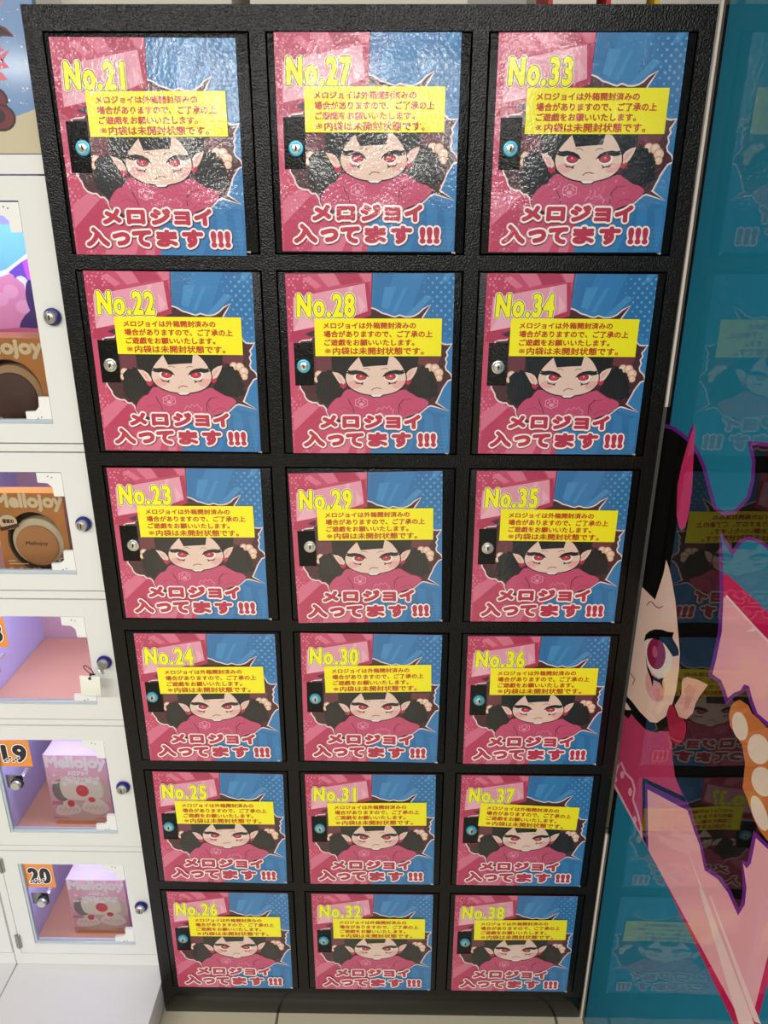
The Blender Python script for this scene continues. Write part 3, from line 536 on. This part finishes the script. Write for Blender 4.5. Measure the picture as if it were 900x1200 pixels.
def display_cabinet(dx, label, lit):
    root = thing('display_cabinet', label, 'display cabinet', (dx, 0, 0))
    m = MB(); zs = [0.0805]; holes = set()
    for k, (a, b) in enumerate(LEVELS): zs += [a-0.0024, b+0.0024]; holes.add((1, 1+2*k))
    zs.append(TOPZ)
    m.plate([CX0, CX0+0.0145, CX1-0.0008, CX1], zs, holes, CY+0.001, CY+0.02, WHITE)
    m.obj('face_frame', root)
    m = MB()
    m.box(CX0, CX0+0.012, CY+0.02, 0.44, 0.0805, TOPZ, WHITE); m.box(CX1-0.012, CX1, CY+0.02, 0.44, 0.0805, TOPZ, WHITE)
    m.box(CX0+0.012, CX1-0.012, 0.428, 0.44, 0.0805, TOPZ, WHITE); m.box(CX0+0.012, CX1-0.012, CY+0.02, 0.428, TOPZ-0.01, TOPZ, WHITE)
    m.box(CX0+0.0122, CX0+0.034, CY+0.021, 0.33, 0.0905, TOPZ-0.0105, INSIDE)       # lining, left
    m.box(CX1-0.034, CX1-0.0122, CY+0.021, 0.33, 0.0905, TOPZ-0.0105, INSIDE)       # lining, right
    m.box(CX0+0.034, CX1-0.034, 0.322, 0.33, 0.0905, TOPZ-0.0105, mat('cabinet_back_print', (206, 172, 176), 0.5))
    m.obj('carcass', root)
    for k, (a, b) in enumerate(LEVELS):
        m = MB(); zb = a-0.0125 if k else 0.0815
        m.box(CX0+0.0345, CX1-0.0345, CY+0.021, 0.32, zb, a+0.004, SHELF, 0.001, 1)
        m.obj('shelf', root)
        # door leaf with its opening
        m = MB()
        m.plate([CX0+0.016, WX0, WX1, CX1-0.002], [a, WINS[k][0], WINS[k][1], b], {(1, 1)}, CY+0.0004, CY+0.017, WHITE)
        d = m.obj('door', root)
        m = MB(); m.box(WX0-0.004, WX1+0.004, CY+0.0095, CY+0.0125, WINS[k][0]-0.004, WINS[k][1]+0.004, GLASS)
        # the opening is a groove for the pane
        m.obj('window_pane', d)
        m = MB()
        wz0, wz1 = WINS[k]
        m.box(WX0, WX0+0.0055, CY+0.002, CY+0.009, wz0, wz1, STEELW, 0.0008, 1); m.box(WX0+0.0055, WX1-0.001, CY+0.002, CY+0.009, wz0, wz0+0.0065, STEELW, 0.0008, 1)
        m.box(WX0+0.0055, WX1-0.0009, CY+0.004, CY+0.0092, wz1-0.0016, wz1-0.0004, EDGESHADE); m.box(WX1-0.0016, WX1-0.0004, CY+0.004, CY+0.0092, wz0+0.0004, wz1-0.0017, EDGESHADE)  # dark strips put in for the shade along the pane's top and right edges
        m.obj('pane_channel', d)
        for (top) in (True, False):
            m = MB(); s = 1 if top else -1; zc = wz1-0.0020 if top else wz0+0.0015
            L, Wd = 0.040, 0.0165
            pts = [(WX1-0.0020, zc), (WX1-0.0020-L, zc), (WX1-0.0020-L, zc-s*Wd), (WX1-0.0020-Wd-0.008, zc-s*(Wd+0.001)), (WX1-0.0020-Wd-0.001, zc-s*(Wd+0.008)), (WX1-0.0020-Wd, zc-s*L), (WX1-0.0020, zc-s*L)]
            if s < 0: pts = pts[::-1]
            f = [(x, CY+0.0035, z) for x, z in pts]; bk = [(x, CY+0.0093, z) for x, z in pts]
            m.face(f, WHITEPLASTIC); m.face(bk[::-1], WHITEPLASTIC)
            for i in range(len(pts)): m.face([f[i-1], bk[i-1], bk[i], f[i]], WHITEPLASTIC)
            m.lathe([(0.0012, 0), (0.0012, 0.0003)], DOT, 8, at=(WX1-0.018, CY+0.0035, zc-s*0.008)); m.lathe([(0.0012, 0), (0.0012, 0.0003)], DOT, 8, at=(WX1-0.024, CY+0.0035, zc-s*0.006))
            m.obj('corner_bracket', d)
        m = MB(); at = (LOCKX+0.001, CY-0.002, LOCKZ[k])
        m.lathe([(0.0128, 0), (0.0128, 0.0030), (0.0115, 0.0048), (0.0095, 0.0052)], NAVY, at=at)
        m.lathe([(0.0090, 0.0040), (0.0090, 0.0115), (0.0084, 0.0122), (0.0072, 0.0122), (0.0070, 0.0114), (0.0060, 0.0114)], CHROME, at=at); m.lathe([(0.0071, 0.0112), (0.0068, 0.0124), (0.0064, 0.0127)], STEEL, at=at)
        m.box(at[0]-0.0009, at[0]+0.0009, at[1]-0.0134, at[1]-0.0128, at[2]-0.0036, at[2]+0.0036, SLOT if k != 2 else STEEL)
        m.obj('lock', d)
        for hz in (a+0.035, b-0.035):
            m = MB(); m.box(CX0+0.010, CX0+0.021, CY-0.0035, CY-0.0005, hz-0.0175, hz+0.0175, STEEL, 0.0006, 1); m.lathe([(0.0024, -0.0175), (0.0024, 0.0175)], STEEL, 10, 'z', (CX0+0.0155, CY-0.0035, hz)); m.obj('hinge', d)
        if lit:
            # the latch seen through the pane at the hinge side
            if k in (0, 1, 2):
                m = MB(); lz = WINS[k][1]-0.1055 if k else 0.2530; lx = -0.6735 if k else -0.6715
                m.box(WX0+0.006, lx+0.009, CY+0.013, CY+0.0145, lz-0.016, lz+0.014, STEEL, 0.0006, 1)
                m.lathe([(0.0118, 0), (0.0118, 0.003), (0.0100, 0.0045)], SLOT, at=(lx, CY+0.009, lz)); m.lathe([(0.0090, 0.004), (0.0090, 0.0105), (0.0080, 0.0120)], CHROME, at=(lx, CY+0.009, lz))
                q = MB(); m.box(lx+0.002, lx+0.010, CY+0.0145, CY+0.040, lz+0.004, lz+0.010, CHROME, 0.002, 2)
                m.obj('latch', d)
            m = MB(); m.box(WX0+0.02, WX1-0.02, CY+0.022, CY+0.030, b-0.012, b-0.006, LED); m.obj('led_strip', root)
            l = bpy.data.lights.new('cabinet_led', 'AREA'); l.shape = 'RECTANGLE'; l.size = 0.18; l.size_y = 0.02; l.energy = LEDPOWER[k]; l.color = (0.62, 0.65, 1.0)
            lo = bpy.data.objects.new('cabinet_led', l); COL.objects.link(lo); lo.location = ((WX0+WX1)/2, CY+0.045, b-0.016); lo.rotation_euler = (math.radians(20), 0, 0)
    return root
EDGESHADE = mat('grey_edge_shade', (70, 74, 80), 0.6)  # dark grey that paints in the shade at the pane's inset edges
STEELW = mat('pale_channel', (190, 202, 212), 0.35, 0.2)
LEDPOWER = [0.46, 0.44, 0.60, 0.30, 0.46]
display_cabinet(0, 'white display cabinet with windowed doors and a hanging key, beside the black lockers', True)
display_cabinet(CX0-CX1-0.0015, 'white display cabinet showing only a sliver of its frame, at the bottom left corner', False)
for (a, b, lab) in ((CX0, CX1, 'low white plinth under the display cabinet, next to the black kick plate'), (CX0*2-CX1-0.0015, CX0-0.0015, 'narrow visible end of a white plinth beyond the dark seam')):
    m = MB(); m.box(a+0.0006, b-0.0003, -0.34, 0.44, 0.012, 0.08, WHITE2, 0.0015, 2); m.box(a+0.01, b-0.01, -0.325, 0.43, 0.0, 0.012, WHITE2)
    o = m.obj('plinth'); tag(o, lab, 'plinth')

# number stickers on the panes of three doors
def sticker(door_k, text, x0, x1, z0, z1, gx0, gx1, gz0, gz1):
    A = Art(lambda x, z: (x, z), [(WX0, x1+0.01, z0-0.01, z1+0.01)], lambda x, z, d: (x, CY+0.0094-d, z), start=0.0001)
    org = mat('sticker_orange', (236, 150, 60), 0.35); blk = mat('sticker_black', (34, 30, 32), 0.4); wh = mat('sticker_white', (244, 236, 232), 0.4); pk = mat('sticker_red', (206, 54, 60), 0.4)
    x0c = max(x0, WX0)
    A.poly([(x0c, z0), (x1, z0), (x1, z1), (x0c, z1)], org)
    A.text(text, gx0, gx1, gz1, gz0, pk, 0.0058, 14, space=1.15); A.text(text, gx0, gx1, gz1, gz0, wh, 0.0048, 14, space=1.15); A.text(text, gx0, gx1, gz1, gz0, blk, 0.0026, 12, space=1.15)
    A.polys([ell(gx0+0.001+i*0.0052, gz0+0.004+0.004*((i*7) % 3-1), 0.0045, 0.0036, n=7) for i in range(6)], wh)
    A.polys([ell(gx0+0.001+i*0.0052, gz0+0.004+0.004*((i*7) % 3-1), 0.0030, 0.0022, n=5) for i in range(6)], blk)
    o = link('number_sticker', A.mesh('number_sticker')); o['label'] = 'orange sticker with the number '+text
    doors = [c for c in bpy.data.objects if c.name.startswith('door') and c.parent and c.parent.name == 'display_cabinet']
    doors.sort(key=lambda d: d.data.vertices[0].co.z); o.parent = doors[door_k]
sticker(0, '20', -0.7005, -0.6405, 0.2865, 0.3470, -0.690, -0.6500, 0.2985, 0.3350)
sticker(1, '19', -0.7005, -0.6385, 0.5870, 0.6470, -0.690, -0.6480, 0.5990, 0.6340)
sticker(2, '18', -0.7005, -0.6385, 0.8455, 0.9050, -0.690, -0.6480, 0.8570, 0.8930)

# ---------------------------------------------------------------- goods behind the panes
def carton_body(m, w, h, d, col_, side_, bev=0.0015):
    m.box(-w/2, w/2, 0, d, 0, h, col_, bev, 2)
def pink_carton(x, y, z, w, h, d, label):
    root = thing('carton', label, 'toy carton', (x, y, z), (0, 0, 0), None)
    pk = mat('carton_pink', (222, 164, 176), 0.4, coat=0.3); lid = mat('carton_lid', (172, 158, 184), 0.5)
    wh = mat('carton_white', (246, 236, 234), 0.45); ro = mat('carton_rose', (196, 120, 132), 0.45); rd = mat('carton_strawberry', (196, 62, 64), 0.45); cr = mat('carton_cream', (228, 214, 196), 0.45); gy = mat('carton_plate', (128, 116, 112), 0.45); org = mat('carton_orange', (206, 138, 82), 0.45); ta = mat('carton_tan', (206, 176, 164), 0.45)
    m = MB(); m.box(-w/2, w/2, 0, d, 0, h, pk, 0.0012, 2); m.obj('box', root)
    m = MB()
    m.face([(-w/2, 0.0, h+0.0006), (w/2, 0.0, h+0.0006), (w/2-0.004, d, h+0.0006), (-w/2+0.004, d, h+0.0006)], lid)
    m.box(-w/2+0.003, w/2-0.003, d*0.72, d*0.72+0.0012, h+0.0006, h+0.040, lid, 0.0004, 1)
    m.box(-0.028, 0.028, d*0.72-0.0004, d*0.72-0.0001, h+0.022, h+0.027, ro)
    m.obj('hang_tab', root)
    A = Art(lambda u, v: ((u-0.5)*w, v*h), [(-w/2, w/2, 0, h)], FRONT)
    A.poly([(0, 0), (1, 0), (1, 0.06), (0, 0.08)], ta)
    A.poly([(0.02, 0.0), (1, 0), (1, 0.055), (0.06, 0.06)], org)
    A.poly([(0, 0.085), (1, 0.075), (1, 0.095), (0, 0.105)], ro)
    A.poly(ell(0.20, 0.50, 0.14, 0.16), gy); A.poly(ell(0.88, 0.48, 0.14, 0.15), ta)
    A.poly(ell(0.5, 0.20, 0.46, 0.13), ta)
    A.poly(smooth([(0.24, 0.40), (0.20, 0.62), (0.32, 0.68), (0.5, 0.66), (0.7, 0.69), (0.86, 0.64), (0.88, 0.44), (0.75, 0.38), (0.5, 0.36)], 4), cr)
    A.polys([ell(0.28+0.1*i, 0.6+0.02*((i*5) % 3), 0.05, 0.035, n=10) for i in range(6)], wh)
    A.poly(ell(0.55, 0.50, 0.105, 0.085), rd); A.polys([ell(0.52+0.03*i, 0.52+0.015*(i % 2), 0.012, 0.008, n=7) for i in range(3)], ro)
    A.poly(smooth([(0.06, 0.20), (0.14, 0.30), (0.30, 0.36), (0.42, 0.30), (0.48, 0.20), (0.30, 0.14), (0.10, 0.14)], 4), cr); A.poly(smooth([(0.50, 0.22), (0.56, 0.34), (0.72, 0.40), (0.88, 0.34), (0.94, 0.22), (0.75, 0.15)], 4), cr)
    A.poly(ell(0.33, 0.31, 0.06, 0.05), rd); A.poly(ell(0.68, 0.37, 0.06, 0.04), rd)
    A.polys([stroke([(0.12+0.08*i, 0.2), (0.15+0.08*i, 0.25), (0.19+0.08*i, 0.2)], 0.008) for i in range(4)]+[stroke([(0.56+0.08*i, 0.23), (0.59+0.08*i, 0.28), (0.63+0.08*i, 0.23)], 0.008) for i in range(4)], ro)
    A.poly([(0.02, 0.29), (0.2, 0.29), (0.2, 0.345), (0.02, 0.345)], ro)
    A.text('Mellojoy', 0.03, 0.985, 0.985, 0.795, wh, 0.016, 12)
    A.text('メロジョイ', 0.36, 0.70, 0.79, 0.725, wh, 0.007, 8); A.text('いちごショートケーキ', 0.24, 0.86, 0.71, 0.655, wh, 0.007, 8)
    A.poly([(0.13, 0.76), (0.145, 0.735), (0.175, 0.725), (0.145, 0.715), (0.13, 0.69), (0.115, 0.715), (0.09, 0.725), (0.115, 0.735)], wh)
    A.polys([[(0.07, 0.62), (0.2, 0.62), (0.2, 0.635), (0.07, 0.635)], [(0.07, 0.6), (0.17, 0.6), (0.17, 0.612), (0.07, 0.612)]], wh)
    o = link('front_print', A.mesh('front_print'), root)
    return root
pink_carton(-0.5815, 0.094, 0.4093, 0.122, 0.168, 0.062, 'upper of the two pink shortcake cartons, in the compartment stickered 19')
pink_carton(-0.5800, 0.087, 0.1175, 0.121, 0.149, 0.062, 'lower of the two pink shortcake cartons, just above the white plinth')

def orange_carton(x, y, z, w, h, d, label, brown_cake):
    root = thing('carton', label, 'toy carton', (x, y, z))
    org = mat('carton_amber', (196, 128, 58), 0.4, coat=0.3); cream = mat('carton_cream_print', (242, 222, 176), 0.45); gy = mat('window_dark', (112, 92, 84), 0.25, coat=0.6); brn = mat('carton_brown', (96, 48, 36), 0.45)
    cake_c = mat('cake_crust', (196, 138, 82), 0.6) if not brown_cake else mat('cake_cocoa', (92, 66, 52), 0.5, bumps=((30, 0.3, 0.01, 2),)); rim = mat('cake_rim', (236, 218, 176), 0.55) if not brown_cake else mat('cake_rim_tan', (190, 150, 104), 0.55)
    wx, wr = (0.50, 0.44)
    n = 40; cx, cz, rx, rz = 0.02*w, h*0.44, w*0.40, h*0.345
    m = MB(); m.box(-w/2, w/2, 0.030, d, 0, h, org, 0.001, 1); m.obj('box', root)
    # front panel with the die-cut round window
    m = MB(); ring = [(cx+rx*math.cos(2*math.pi*k/n), cz+rz*math.sin(2*math.pi*k/n)) for k in range(n)]
    outer = []
    for k in range(n):
        a = 2*math.pi*k/n; c_, s_ = math.cos(a), math.sin(a)
        tx = ((w/2-cx) if c_ > 0 else (-w/2-cx))/c_ if abs(c_) > 1e-9 else 1e9; tz = ((h-cz) if s_ > 0 else -cz)/s_ if abs(s_) > 1e-9 else 1e9
        t_ = min(tx, tz); outer.append((cx+c_*t_, cz+s_*t_))
    def corner(p, q):
        out = [p]
        for X_, Z_ in ((w/2, h), (-w/2, h), (-w/2, 0), (w/2, 0)):
            if (abs(p[0]-X_) < 1e-6 and abs(q[1]-Z_) < 1e-6) or (abs(p[1]-Z_) < 1e-6 and abs(q[0]-X_) < 1e-6):
                if not (abs(p[0]-q[0]) < 1e-6 or abs(p[1]-q[1]) < 1e-6): out.append((X_, Z_))
        return out+[q]
    for k in range(n):
        q = (k+1) % n; o_ = corner(outer[k], outer[q])
        m.face([(ring[k][0], 0, ring[k][1])]+[(a, 0, b) for a, b in o_]+[(ring[q][0], 0, ring[q][1])], org)
        m.face([(ring[k][0], 0, ring[k][1]), (ring[q][0], 0, ring[q][1]), (ring[q][0], 0.012, ring[q][1]), (ring[k][0], 0.012, ring[k][1])], gy)
    m.box(-w/2, -w/2+0.001, 0.0003, 0.030, 0, h, org); m.box(w/2-0.001, w/2, 0.0003, 0.030, 0, h, org); m.box(-w/2+0.001, w/2-0.001, 0.0003, 0.030, h-0.001, h, org); m.box(-w/2+0.001, w/2-0.001, 0.0003, 0.030, 0, 0.001, org)
    m.face([(cx+rx*1.05*math.cos(2*math.pi*k/n), 0.0295, cz+rz*1.05*math.sin(2*math.pi*k/n)) for k in range(n)], gy)
    m.obj('window_face', root)
    A = Art(lambda u, v: ((u-0.5)*w, v*h), [(-w/2, w/2, 0, h)], FRONT)
    A.text('Mellojoy', 0.03, 0.99, 0.985, 0.80, cream, 0.013, 12)
    A.text('Mellojoy', 0.08, 1.02, 0.115, -0.04, cream, 0.012, 12)
    A.poly(ell(0.17, 0.665, 0.13, 0.085, n=26), cream); A.poly([(0.03, 0.60), (0.31, 0.655), (0.32, 0.615), (0.05, 0.56)], brn); A.text('看板の', 0.09, 0.25, 0.70, 0.655, brn, 0.004, 8)
    A.text('お菓子作り', 0.07, 0.30, 0.645, 0.60, cream, 0.002, 6) if False else None
    A.polys([[(0.07, 0.2), (0.18, 0.2), (0.18, 0.215), (0.07, 0.215)], [(0.07, 0.165), (0.36, 0.165), (0.36, 0.18), (0.07, 0.18)]], cream)
    blk = mat('carton_ink', (40, 30, 30), 0.5); pale = mat('carton_pale', (236, 206, 190), 0.5)
    A.poly(smooth([(0.80, 0.22), (0.86, 0.25), (0.92, 0.22), (1.0, 0.22), (1.0, 0.05), (0.90, 0.04), (0.84, 0.12)], 3), pale); A.poly(smooth([(0.84, 0.22), (0.92, 0.24), (1.0, 0.21), (1.0, 0.12), (0.90, 0.14)], 3), blk)
    link('front_print', A.mesh('front_print'), root)
    # the round cake sits in the window
    m = MB()
    m.lathe([(0.30*w, -0.010), (0.375*w, -0.004), (0.385*w, 0.004), (0.368*w, 0.010), (0.30*w, 0.0130)], rim, 36, at=(cx, 0.018, cz-0.03*h))
    m.lathe([(0.312*w, 0.0100), (0.308*w, 0.0145), (0.285*w, 0.0165), (0.05*w, 0.0175)], cake_c, 36, at=(cx, 0.018, cz-0.055*h))
    ck = m.obj('cake', root); ck['label'] = 'round brown cake with pale rim'
    if not brown_cake:
        A2 = Art(lambda x_, z_: (x_, z_), [(-w, w, 0, h)], lambda a, b, dd: (a, 0.0004-dd, b)); A2.text('Mellojoy', cx-0.15*w, cx+0.17*w, cz+0.0*h, cz-0.055*h, brn, 0.0003, 6)
        im = link('imprint', A2.mesh('imprint'), ck)
    # clear film over the window with a few creases
    return root
orange_carton(-0.5755, 0.080, 0.9668, 0.118, 0.156, 0.032, 'amber carton whose round window shows a pale-rimmed cake, above the empty compartment', False)
orange_carton(-0.5740, 0.080, 1.2246, 0.128, 0.152, 0.075, 'amber carton whose round window shows a dark cake, in the tall top compartment', True)

# card with printed creature leaning behind the dark-cake carton
m = MB()
A = Art(lambda u, v: (u, v), [(-0.058, 0.055, 0, 0.34)], FRONT, start=0.0)
sky = mat('card_sky', (120, 190, 214), 0.4); vio = mat('card_violet', (112, 74, 176), 0.4); plum = mat('card_plum', (66, 48, 96), 0.4); pkk = mat('card_pink', (222, 140, 164), 0.45); wht = mat('card_white', (236, 242, 248), 0.4); lilac = mat('card_lilac', (146, 140, 240), 0.4); mag = mat('card_magenta', (206, 90, 214), 0.4)
A.mb.plate([-0.058, 0.055], [0, 0.34], set(), 0.0, 0.0012, sky)
A.poly([(-0.06, 0.316), (0.06, 0.318), (0.06, 0.34), (-0.06, 0.34)], lilac)
A.poly(smooth([(-0.06, 0.238), (-0.005, 0.246), (0.015, 0.256), (0.045, 0.276), (0.06, 0.285), (0.06, 0.12), (-0.06, 0.12)], 3), wht)
A.poly([(-0.06, 0.230), (-0.006, 0.237), (0.010, 0.243), (0.030, 0.225), (0.031, 0.20), (0.036, 0.172), (0.012, 0.157), (-0.06, 0.150)], pkk)
A.polys([ell(-0.03+0.018*i, 0.19+0.012*((i*7) % 3), 0.013, 0.011, n=12) for i in range(4)], mat('card_pale_pink', (232, 164, 182), 0.45))
A.poly([(0.007, 0.244), (0.018, 0.252), (0.030, 0.260), (0.046, 0.268), (0.060, 0.272), (0.060, 0.232), (0.038, 0.229), (0.033, 0.236), (0.027, 0.239), (0.021, 0.238), (0.016, 0.234), (0.014, 0.240)], vio)
A.poly([(0.032, 0.260), (0.046, 0.267), (0.060, 0.270), (0.060, 0.232), (0.038, 0.230), (0.034, 0.245)], mag)
A.poly(smooth([(0.034, 0.228), (0.045, 0.230), (0.055, 0.20), (0.055, 0.17), (0.040, 0.172), (0.030, 0.20)], 4), plum)
A.poly([(0.034, 0.184), (0.024, 0.176), (0.016, 0.166), (0.012, 0.156), (0.050, 0.150), (0.045, 0.170)], plum)
A.poly([(-0.06, 0.0), (0.06, 0.0), (0.06, 0.155), (0.012, 0.157), (-0.06, 0.150)], mat('card_rose', (196, 92, 120), 0.45))
o = link('printed_card', A.mesh('printed_card'), None, (-0.600, 0.168, 1.2246), (math.radians(-3), 0, 0)); tag(o, 'teal and pink printed card standing behind the dark-cake carton', 'card')

# key with tag in the lock of the empty compartment
kz, kx, ky = LOCKZ[2], LOCKX+0.001, CY-0.016
root = thing('key', 'key with black loop and blank white tag hanging from a white cabinet lock', 'key', (kx, ky, kz))
m = MB(); m.box(-0.0008, 0.0008, -0.012, 0.0008, -0.0035, 0.0035, CHROME, 0.0003, 1)
m.lathe([(0.0085, -0.0008), (0.0085, 0.0008)], CHROME, 22, 'z', (0, -0.019, 0)); m.lathe([(0.0085, 0.0008), (0.0085, -0.0008)], CHROME, 22, 'z', (0, -0.019, 0))
o = m.obj('key_bow', root); o.rotation_euler = (math.radians(-20), math.radians(60), 0); o['label'] = 'chrome key'
m = MB(); m.torus(0.0105, 0.0008, SLOT, (-0.0165, -0.016, 0.0030), (0.45, 0.8, 0.35)); m.torus(0.0038, 0.0007, SLOT, (-0.0125, -0.020, -0.0085), (0.9, 0.2, 0.2)); m.box(-0.0150, -0.0045, -0.0200, -0.0180, -0.0055, -0.0030, SLOT, 0.0006, 1); m.obj('key_loop', root)
m = MB(); m.box(-0.0175, 0.0175, -0.0009, 0.0009, -0.0395, 0.0, mat('tag_white', (236, 234, 220), 0.5), 0.0008, 2); m.lathe([(0.0028, 0.0009), (0.0028, 0.0012)], SLOT, 14, at=(0, 0, -0.0045))
o = m.obj('tag', root); o.location = (-0.0135, -0.0215, -0.0060); o.rotation_euler = (0, math.radians(3), 0); o['label'] = 'blank white tag'

# printed header sign above the white display cabinet
root = thing('header_sign', 'blue and tan printed sign of a night sky above the white display cabinet', 'sign', (0, CY, 0))
A = Art(lambda x, z: (x, z), [(CX0, CX1, TOPZ+0.001, 1.95)], FRONT)
A.mb.plate([CX0, CX1], [TOPZ+0.001, 1.95], set(), 0.0, 0.012, mat('sign_blue', (104, 140, 186), 0.4, coat=0.3))
A.poly([(CX0, 1.62), (CX0, 1.64), (-0.5006, 1.6690), (-0.4345, 1.6905), (-0.4345, 1.62)], mat('sign_sand', (196, 184, 152), 0.45))
sp = mat('sign_coral', (222, 108, 126), 0.45); so = mat('sign_maroon', (110, 30, 42), 0.45); sk = mat('sign_dark', (40, 22, 24), 0.45); ss = mat('sign_snow', (226, 232, 240), 0.45)
A.polys([[(-0.56, 1.79), (-0.485, 1.798), (-0.4705, 1.8075), (-0.492, 1.806), (-0.466, 1.826), (-0.56, 1.83)], [(-0.54, 1.735), (-0.485, 1.740), (-0.4725, 1.7555), (-0.488, 1.747), (-0.4765, 1.734), (-0.492, 1.732), (-0.481, 1.720), (-0.54, 1.715)], [(-0.54, 1.74), (-0.480, 1.7535), (-0.486, 1.761), (-0.53, 1.76)]], sp)
A.poly([(-0.56, 1.795), (-0.489, 1.7865), (-0.473, 1.779), (-0.4635, 1.769), (-0.480, 1.7700), (-0.5, 1.760), (-0.56, 1.75)], so); A.poly([(-0.56, 1.792), (-0.489, 1.784), (-0.475, 1.777), (-0.4665, 1.7705), (-0.481, 1.7720), (-0.5, 1.764), (-0.56, 1.755)], sk)
A.poly(ell(-0.505, 1.696, 0.020, 0.017), sk); A.poly(ell(-0.505, 1.696, 0.017, 0.014), so)
A.poly(ell(-0.499, 1.675, 0.021, 0.017), sk); A.poly(ell(-0.499, 1.675, 0.018, 0.014), so); A.poly(ell(-0.502, 1.677, 0.010, 0.009), sk)
rnd = random.Random(9)
A.polys([ell(-0.5+rnd.random()*0.065, 1.69+rnd.random()*0.115, *(rnd.uniform(0.0006, 0.0017),)*2, n=8) for i in range(46)], ss)
link('sign_board', A.mesh('sign_board'), root)

# ---------------------------------------------------------------- teal machine cabinet at the right with its printed glossy side
SX, SY0, SY1, SZ = 0.438, -1.75, -0.0005, 1.93
root = thing('machine_cabinet', 'teal machine cabinet with a glossy cartoon-printed side, beside the black lockers', 'machine cabinet', (0, 0, 0))
m = MB(); m.box(SX+0.0012, SX+0.75, SY0, SY1, 0.0, SZ, gloss('teal_body', (32, 124, 154)), 0.0); m.obj('body', root)
PCOL = dict(crimson=(196, 32, 88), pinkpale=(234, 170, 180), whitepink=(240, 208, 208), purple=(104, 40, 134), ink=(13, 12, 13), magenta=(206, 48, 104), shirt=(190, 62, 102), printpink=(226, 160, 178), skin=(238, 204, 188), blush=(226, 166, 160), blush2=(222, 152, 152), white=(236, 226, 214), iris=(142, 34, 76), irislight=(190, 92, 128), skinpink=(222, 172, 160), earin=(214, 150, 146), heart=(160, 28, 60), orange=(196, 116, 58), cream=(226, 210, 190))
A = Art(lambda y, z: (y, z), [(SY0, SY1, 0.0, SZ)], lambda y, z, d: (SX-d, y, z), step=0.00002, start=0.0)
A.mb.face([(SX, SY1, 0.0), (SX, SY0, 0.0), (SX, SY0, SZ), (SX, SY1, SZ)], gloss('teal', (32, 124, 154)))
A.poly([(-0.020, 0.0), (0.0, 0.0), (0.0, SZ), (-0.020, SZ)], gloss('recess_dark', (16, 18, 20)))  # black band painted flat for the dark of a recess beside the trim
for c, pts in PANEL: A.poly(pts, gloss(c, PCOL[c]))
A.d = 0.0004
link('side_print', A.mesh('side_print'), root)
zt, zb_ = 1.2925, 0.4885
for (a, b) in ((zt, SZ), (0.0, zb_)):
    m = MB(); m.box(SX-0.0035, SX+0.0005, SY1-0.001, SY1+0.004, a, b, SILVERTRIM, 0.0004, 1); m.obj('edge_trim', root)

# ---------------------------------------------------------------- cartons lying on the locker cabinet
cw = mat('plain_carton_white', (216, 206, 190), 0.6); cr_ = mat('plain_carton_red', (186, 40, 40), 0.6); cy_ = mat('plain_carton_yellow', (226, 190, 50), 0.6)
for (x0, x1, lab) in ((-0.42, -0.187, 'plain cream carton on the locker cabinet, toward the white cabinet'), (-0.163, 0.132, 'long plain cream carton on the middle of the locker cabinet'), (0.24, 0.305, 'red-edged white carton on the lockers, first of three toward the teal machine'), (0.318, 0.372, 'red-edged white carton on the lockers, middle of the three'), (0.383, 0.43, 'yellow-edged white carton on the lockers, nearest the teal machine')):
    root = thing('carton', lab, 'carton', ((x0+x1)/2, 0.10, H))
    w = x1-x0; m = MB(); m.box(-w/2, w/2, 0, 0.2, -0.001, 0.12, cw, 0.001, 1); m.obj('box', root)
    if x0 > 0.2:
        m = MB(); m.box(-w/2-0.0004, -w/2+0.006, -0.0006, 0.1, 0.0, 0.12, cr_ if x0 < 0.38 else cy_); m.obj('edge_band', root)
